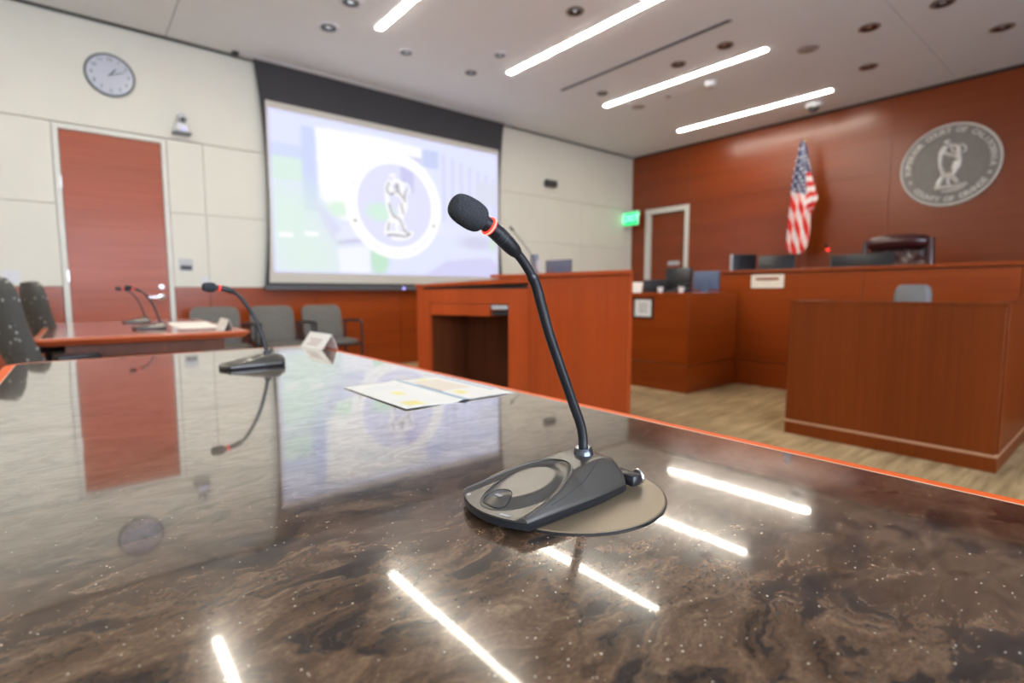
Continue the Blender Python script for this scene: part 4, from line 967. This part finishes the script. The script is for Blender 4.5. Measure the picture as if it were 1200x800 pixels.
# ---------------------------------------------------------------- microphones
def sst(x): x = max(0.0, min(1.0, x)); return x*x*(3-2*x)
def mic_base(t, detail=True):
    """moulded base, local coordinates: front (speaker's side) at x=-0.082, back at x=+0.074, width 0.102; z from 0"""
    L0, L1, W = -0.077, 0.080, 0.0505
    nu, nv = (96, 72) if detail else (30, 22)
    def plan(u, v):
        bow = 0.017*(1-v*v)*(1-sst(u/0.35))          # front edge bows outward
        w_ = W*(1 - 0.10*sst((u-0.55)/0.45)) * (1-0.0*u)
        corner = 0.010*sst((u-0.9)/0.1)*abs(v)**6
        return L0 + (L1-L0)*u - bow - corner, v*w_
    def H(u): return 0.0135 + 0.0225*sst(u/0.80)**0.8 - 0.007*max(0, (u-0.85)/0.15)**2
    def arch(u): return 0.93*math.sqrt(max(0, 1-(max(u, 0)/0.63)**1.9)) if u < 0.63 else 0.0
    def z(u, v):
        e = 0.0105 + 0.0020*u; a = arch(u); s = max(a, 0.42 + 0.06*u); av = abs(v)
        top = H(u)
        if av > s:
            k = (av-s)/(1-s+1e-6); top = H(u) + (e-H(u))*(0.25*k + 0.75*k**1.6)
        if av < a:
            d = min((a-av)*W, (0.63-u)*0.152); top -= 0.0034*sst(d/0.007)
            # raised speaker pad inside the arch
            r_ = math.hypot((u-0.30)/0.27, v/0.72)
            top += 0.0052*sst((1-r_)/0.38)
        if u > 0.95: top -= 0.004*sst((u-0.95)/0.05)
        return top
    bm = bmesh.new(); G = []
    for i in range(nu+1):
        row = []
        for j in range(nv+1):
            u, v = i/nu, 2*j/nv-1; x, y = plan(u, v); row.append(bm.verts.new((x, y, z(u, v))))
        G.append(row)
    for i in range(nu):
        for j in range(nv): bm.faces.new((G[i][j], G[i+1][j], G[i+1][j+1], G[i][j+1]))
    rim = [G[0][j] for j in range(nv+1)] + [G[i][nv] for i in range(1, nu+1)] + [G[nu][j] for j in range(nv-1, -1, -1)] + [G[i][0] for i in range(nu-1, 0, -1)]
    low = [bm.verts.new((v.co.x, v.co.y, 0.0085)) for v in rim]; n = len(rim)
    for i in range(n): bm.faces.new((rim[i], rim[(i+1) % n], low[(i+1) % n], low[i]))
    pts = [(v.co.x, v.co.y) for v in low]
    obj('base_shell', bm, shell_m, t, 'grey moulded cover', smooth=55)
    inner = [(x*0.985, y*0.985) for x, y in pts]
    b2 = bmesh.new(); A = [b2.verts.new((x*1.006, y*1.008, 0.0088)) for x, y in pts]; C = [b2.verts.new((x*1.006, y*1.008, 0.0025)) for x, y in pts]; D = [b2.verts.new((x*0.97, y*0.97, 0.0)) for x, y in pts]
    for i in range(n):
        b2.faces.new((A[i], A[(i+1) % n], C[(i+1) % n], C[i])); b2.faces.new((C[i], C[(i+1) % n], D[(i+1) % n], D[i]))
    b2.faces.new(A); b2.faces.new(D[::-1])
    obj('base_tray', b2, black_pl, t, 'black band around the foot', smooth=50)
    if detail:
        # rounded ridge following the arch
        ap = []
        for k in range(-40, 41):
            q = k/40; v = 0.93*math.sin(q*math.pi/2); u = 0.63*(1-(abs(v)/0.93)**2)**(1/1.9) if abs(v) < 0.93 else 0.0
            x, y = plan(u, v); ap.append((x, y, z(u, abs(v)+0.02 if abs(v) > 0.3 else v) + 0.0002))
        obj('ridge', tube(ap[1:-1], 0.0011, 8), shell_m, t, smooth=60)
        # dark seam of the rear cover and the pad outline
        sm_ = []
        for k in range(0, 31):
            q = k/30; u = 0.22 + 0.60*q; v = -0.93 + 0.42*q**1.5 if q < 0.85 else -0.93 + 0.42*0.85**1.5 + 0.10*(q-0.85)/0.15; x, y = plan(u, v); sm_.append((x, y, z(u, v)))
        x, y = plan(0.86, -0.35); 
        obj('seam', tube(sm_, 0.00035, 6), black_pl, t)
        sp = []
        for k in range(0, 41):
            a = R(95 + 170*k/40); u = 0.30 + 0.262*math.cos(a); v = 0.70*math.sin(a); x, y = plan(u, v); sp.append((x, y, z(u, v)+0.0001))
        obj('seam', tube(sp, 0.0004, 6), black_pl, t)
        # push button: rounded triangle near the front
        bt = bmesh.new(); ring = []
        for k in range(36):
            a = 2*math.pi*k/36; rr = 1 + 0.10*math.cos(3*a); u = 0.115 + 0.062*rr*math.cos(a); v = 0.30*rr*math.sin(a)
            ring.append((u, v))
        lo = []; hi = []
        for u, v in ring:
            x, y = plan(u, v); lo.append(bt.verts.new((x, y, z(u, v)-0.001)))
            u2, v2 = 0.115+(u-0.115)*0.86, v*0.86; x, y = plan(u2, v2); hi.append(bt.verts.new((x, y, z(u2, v2)+0.0010)))
        c = bt.verts.new((*plan(0.115, 0), z(0.115, 0)+0.0012))
        for k in range(36): bt.faces.new((lo[k], lo[(k+1) % 36], hi[(k+1) % 36], hi[k])); bt.faces.new((hi[k], hi[(k+1) % 36], c))
        obj('push_button', bt, shell_m, t, 'rounded triangular talk button', smooth=50)
        gl = [(*plan(u, v), z(u, v)+0.0003) for u, v in ring]; gl.append(gl[0])
        obj('button_gap', tube(gl, 0.00055, 6), black_pl, t)
        lb = bmesh.new(); lz = lambda u, v: z(u, v)+0.0002
        def dash(u, v0, v1, wid, zo=0.0003):
            a, b_, c_, d_ = plan(u-wid, v0), plan(u-wid, v1), plan(u+wid, v1), plan(u+wid, v0)
            lb.faces.new([lb.verts.new((p[0], p[1], max(z(u, (v0+v1)/2), z(u, v0), z(u, v1))+zo)) for p in (a, b_, c_, d_)])
        for k in range(5): dash(0.035, -0.62+0.042*k, -0.62+0.042*k+0.032, 0.012)
        for k in range(2): dash(0.03, 0.70+0.05*k, 0.70+0.05*k+0.04, 0.014)
        for k in range(4): dash(0.120, -0.09+0.045*k, -0.09+0.045*k+0.033, 0.010, 0.0016)
        obj('white_print', lb, light_grey, t, 'tiny pale printed marks', recalc=False)['kind'] = 'stuff'
def build_mic(name, label, loc, rz, neck, detail, group=None, led=True):
    """neck: list of points relative to loc in the x-z plane of the unrotated unit, last = head tip"""
    t = thing(name, label, 'microphone', (0, 0, 0), 0, group)
    mic_base(t, detail)
    sx, sz = neck[0]
    d0 = Vector((neck[1][0]-sx, 0, neck[1][1]-sz)).normalized()
    seg = 22 if detail else 12
    obj('neck_socket', lathe([(0.0125, -0.014), (0.0118, -0.002), (0.0100, 0.008), (0.0085, 0.0095), (0.0068, 0.0095)], seg, axis_to((sx, 0, sz), d0)), plain('socket_gunmetal', (0.10, 0.11, 0.13), 0.22, 0.05, 50, metal=0.8) if detail else mid_black, t, smooth=40)
    P = spline([(x, 0, z_) for x, z_ in neck], 10 if detail else 6)
    # arc length parameter to split neck, sleeve, ring and head
    acc = [0.0]
    for a, b in zip(P, P[1:]): acc.append(acc[-1] + (b-a).length)
    tot = acc[-1]
    def at(s):
        s = max(0, min(tot, s))
        for i in range(len(acc)-1):
            if acc[i+1] >= s: return P[i].lerp(P[i+1], (s-acc[i])/(acc[i+1]-acc[i]+1e-9))
        return P[-1]
    def cut(s0, s1, n): return [at(s0+(s1-s0)*k/n) for k in range(n+1)]
    head = 0.0355; sl1 = tot-head-0.015; sl0 = sl1-0.036; joint = (tot-head)*0.725
    obj('lower_neck', tube(cut(0.006, joint, 26), 0.0054, seg), black_mat, t, smooth=60)
    obj('joint_collar', tube(cut(joint-0.002, joint+0.004, 4), [0.0054, 0.0056, 0.0056, 0.0052, 0.0047], seg), black_mat, t, smooth=40)
    obj('upper_neck', tube(cut(joint+0.002, sl0+0.004, 24), 0.0047, seg), black_mat, t, smooth=60)
    k = 10; rad = [0.0050, 0.0066, 0.0073, 0.0076] + [0.0078]*(k-3)
    obj('sleeve', tube(cut(sl0, tot-head-0.0115, k), rad, seg), black_pl, t, smooth=40)
    for q in range(3): obj('sleeve_groove', tube(cut(sl0+0.022+q*0.0035, sl0+0.0232+q*0.0035, 1), 0.0080, seg), mid_black, t) if detail else None
    obj('light_ring', tube(cut(tot-head-0.0112, tot-head-0.0072, 2), [0.0084, 0.0090, 0.0086], seg), red_led, t, 'glowing red ring', smooth=50)
    if detail: obj('light_core', tube(cut(tot-head-0.0100, tot-head-0.0085, 2), [0.0090, 0.0092, 0.0090], seg), red_core, t, smooth=50)
    obj('capsule', tube(cut(tot-head-0.0078, tot-head+0.008, 4), 0.0072, seg), black_pl, t, smooth=40)
    prof = [(0.0095, 0.0), (0.0150, 0.0012), (0.0185, 0.005), (0.0203, 0.011), (0.0210, 0.018), (0.0208, 0.027), (0.0200, 0.035), (0.0182, 0.0425), (0.0150, 0.0478), (0.0100, 0.0505), (0.004, 0.0515), (0.0005, 0.0516)]
    pr = spline([(a*0.655, 0, b*0.68) for a, b in prof], 3)
    hd = (at(tot)-at(tot-head)).normalized()
    obj('foam_windscreen', lathe([(max(p.x, 0.0004), p.z) for p in pr], 40 if detail else 20, axis_to(at(tot-head), hd)), foam, t, 'black foam windscreen', smooth=60)
    t.location = loc; t.rotation_euler = (0, 0, rz)
    return t
mx, my = 0.380, 0.3955
neck1 = [(0.432, 0.787), (0.4285, 0.817), (0.413, 0.851), (0.394, 0.891), (0.377, 0.928), (0.364, 0.963), (0.3565, 0.981), (0.340, 1.002), (0.318, 1.0195), (0.300, 1.031), (0.280, 1.040), (0.259, 1.0485)]
n1 = [(a-mx, b-TT-0.003) for a, b in neck1]
mic1 = build_mic('gooseneck_microphone', 'large black gooseneck microphone with foam head and glowing red ring, in front', (mx, my, TT+0.003), 0, n1, True, 'conference microphones on the tables')
# plug at the back of the near microphone
cb = bmesh.new(); box(cb, 0.078, 0.094, -0.050, -0.018, 0.004, 0.017, bev=0.003)
for k in range(3): tube([(0.092, -0.043+k*0.008, 0.008), (0.100, -0.045+k*0.008, 0.007)], 0.0028, 8, cb)
po1 = obj('rear_connector', cb, black_pl, None, 'black plug cluster behind the base', smooth=40, world=False)
po1.matrix_world = Matrix.Identity(4); po1.parent = mic1; po1.location = (0, 0, 0)
lv = obj('rear_latch', lathe([(0.008, 0), (0.0085, 0.002), (0.006, 0.003)], 18, axis_to((0.0985, -0.040, 0.010), (1, -0.2, 0.1)), caps=True), steel, None, smooth=40, world=False)
lv.matrix_world = Matrix.Identity(4); lv.parent = mic1
gd = thing('cable_grommet', 'round bronze grey cover plate in the stone under the near microphone', 'grommet', (0.408, 0.393, TT))
T = Matrix.Translation((0.408, 0.393, TT))
obj('cover_disc', lathe([(0.1015, 0.0), (0.1015, 0.0018), (0.1005, 0.0026), (0.002, 0.0026)], 96, T), disc_m, gd, smooth=30)
obj('disc_rim', lathe([(0.1030, 0.0), (0.1030, 0.0010), (0.1016, 0.0014), (0.1016, 0.0)], 96, T, caps=False), black_pl, gd)
neck2 = [(0.440, 0.785), (0.431, 0.828), (0.412, 0.888), (0.388, 0.934), (0.367, 0.963), (0.345, 0.977), (0.323, 0.983), (0.300, 0.986), (0.274, 0.986)]
n2 = [(a-0.402, b-TT) for a, b in neck2]
build_mic('gooseneck_microphone', 'black gooseneck microphone bent flat, at the far end of the stone table', (0.402, 1.70, TT), R(3), n2, False, 'conference microphones on the tables')
n3 = [(0.052, 0.036), (0.035, 0.10), (0.015, 0.16), (-0.02, 0.215), (-0.055, 0.24), (-0.09, 0.25), (-0.118, 0.253)]
m3 = build_mic('gooseneck_microphone', 'nearer of two small gooseneck microphones on the second table', (0.345, 3.90, TT), 0, n3, False, 'conference microphones on the tables')
dup(m3, (0.345, 4.80, TT), R(2), 'farther of two small gooseneck microphones on the second table')
# lectern and bench microphones (slim)
def slim_mic(pts, base, label, led=False):
    t = thing('slim_microphone', label, 'microphone', base, 0)
    obj('mic_foot', lathe([(0.03, 0), (0.03, 0.008), (0.012, 0.016)], 18, Matrix.Translation(base)), black_pl, t, smooth=40)
    P = spline(pts, 6); obj('mic_stem', tube(P, 0.005, 10), plain('slim_stem', (0.10, 0.10, 0.09), 0.4), t, smooth=60)
    d_ = (P[-1]-P[-3]).normalized(); obj('mic_head', tube([P[-1], P[-1]+d_*0.045, P[-1]+d_*0.055], [0.011, 0.012, 0.007], 12), black_pl, t, smooth=50)
    if led: obj('light_ring', tube([P[-1]-d_*0.03, P[-1]-d_*0.005], 0.017, 12), red_led, t, 'red ring')
slim_mic([(3.05, 3.36, 1.125), (3.05, 3.39, 1.25), (3.05, 3.52, 1.385), (3.05, 3.67, 1.52)], (3.05, 3.36, 1.122), 'thin black gooseneck microphone rising from the lectern top')
slim_mic([(5.95, 2.10, 1.01), (5.95, 2.10, 1.25), (5.93, 2.102, 1.33), (5.86, 2.105, 1.41)], (5.95, 2.10, 1.01), 'small bench microphone with a red dot of light beside the flag', True)

# ---------------------------------------------------------------- papers and cards
def brochure():
    xs, ys = (0.467, 0.732), (0.877, 1.178); nx, ny = 90, 60
    t = bmesh.new(); G = []; cols = []
    def inr(s, q, a, b, c, d_): return a <= s <= b and c <= q <= d_
    for j in range(ny+1):
        row = []
        for i in range(nx+1):
            s, q = i/nx, j/ny        # s towards the table edge, q towards the camera
            x = xs[0] + (xs[1]-xs[0])*s; y = ys[1] + (ys[0]-ys[1])*q
            z = TT + 0.0018 + 0.0035*math.exp(-((s-0.5)/0.06)**2) + 0.0015*math.sin(s*9+1)*q + 0.003*max(0, q-0.85)*abs(math.sin(s*8)) 
            row.append(t.verts.new((x, y, z)))
            c = (0.80, 0.78, 0.72)
            if inr(s, q, 0.485, 0.525, 0.0, 1.0) or inr(s, q, 0.93, 0.965, 0.05, 0.8): c = (0.30, 0.42, 0.52)
            if inr(s, q, 0.10, 0.44, 0.18, 0.22) or inr(s, q, 0.10, 0.42, 0.28, 0.30): c = (0.70, 0.72, 0.72)
            if inr(s, q, 0.06, 0.20, 0.80, 0.94) or inr(s, q, 0.20, 0.28, 0.42, 0.56) or inr(s, q, 0.62, 0.70, 0.68, 0.80) or inr(s, q, 0.70, 0.76, 0.05, 0.15): c = (0.80, 0.72, 0.28)
            if inr(s, q, 0.56, 0.86, 0.15, 0.62): c = (0.74, 0.66, 0.53)
            if inr(s, q, 0.535, 0.565, 0.30, 0.66) : c = (0.06, 0.08, 0.09)
            cols.append(c)
        G.append(row)
    for j in range(ny):
        for i in range(nx): t.faces.new((G[j][i], G[j][i+1], G[j+1][i+1], G[j+1][i]))
    r = bmesh.ops.solidify  # sheet keeps its own thickness below
    o = tag(obj('open_brochure', t, vcol('printed_paper', 0.6), smooth=180, recalc=True), 'open white folded brochure with pale printing lying on the stone table', 'brochure')
    ca = o.data.color_attributes.new('Col', 'FLOAT_COLOR', 'POINT')
    ca.data.foreach_set('color', [x for c in cols for x in (*c, 1)])
    so = o.modifiers.new('thickness', 'SOLIDIFY'); so.thickness = 0.0008; so.offset = -1
brochure()
def tent_card(x, y0, y1, rz, hgt, lean, label, group, prt=True):
    t = thing('tent_card', label, 'card', (x, (y0+y1)/2, TT), 0, group)
    L = y1-y0; Mt = Matrix.Translation((x, (y0+y1)/2, TT)) @ Matrix.Rotation(rz, 4, 'Z')
    def leaf(xa, xb):
        bm = bmesh.new(); d_ = Vector((xb-xa, 0, hgt)).normalized(); n = Vector((d_.z, 0, -d_.x))*0.0006
        A = [Vector((xa, -L/2, 0.0005)), Vector((xa, L/2, 0.0005)), Vector((xb, L/2, hgt)), Vector((xb, -L/2, hgt))]
        v = [bm.verts.new(Mt @ (p+n)) for p in A] + [bm.verts.new(Mt @ (p-n)) for p in A]
        for f in ((0, 1, 2, 3), (7, 6, 5, 4), (0, 4, 5, 1), (1, 5, 6, 2), (2, 6, 7, 3), (3, 7, 4, 0)): bm.faces.new([v[i] for i in f])
        return bm
    obj('front_leaf', leaf(0, lean), paper_m, t); obj('rear_leaf', leaf(lean*1.5, lean), paper_m, t)
    if prt:
        bm = bmesh.new(); d_ = Vector((lean, 0, hgt)).normalized(); Mp = Mt @ basis((0, 0, 0.0005), (0, -1, 0), (d_.x, 0, d_.z))
        for k, (a, b) in enumerate([(-0.3, 0.3), (-0.2, 0.25), (-0.28, 0.2)]):
            box(bm, a*L, b*L, hgt*(0.7-0.2*k)-0.003, hgt*(0.7-0.2*k)+0.003, 0.001, 0.0013, M=Mp)
        obj('card_print', bm, plain('pink_print', (0.55, 0.42, 0.38), 0.7) if 'pink_print' not in MATS else MATS['pink_print'], t)
tent_card(0.705, 1.995, 2.205, R(3), 0.060, 0.042, 'white folded card standing at the far right end of the stone table', 'folded cards')
tent_card(0.655, 3.42, 3.66, R(0), 0.065, 0.03, 'white folded card near the right corner of the second table', 'folded cards', False)
def loose(x, y, w_, l_, rz, dz, lab):
    bm = bmesh.new(); box(bm, -w_/2, w_/2, -l_/2, l_/2, 0, 0.0015, M=Matrix.Translation((x, y, TT+dz)) @ Matrix.Rotation(R(rz), 4, 'Z'))
    tag(obj('paper_sheet', bm, paper_m), lab, 'paper', 'loose papers on the second table')
loose(0.61, 3.98, 0.25, 0.34, 2, 0.0002, 'white paper sheet on the second table beside the nearer microphone')
loose(0.62, 4.40, 0.25, 0.34, -4, 0.0002, 'white paper sheet on the second table, behind the first one')
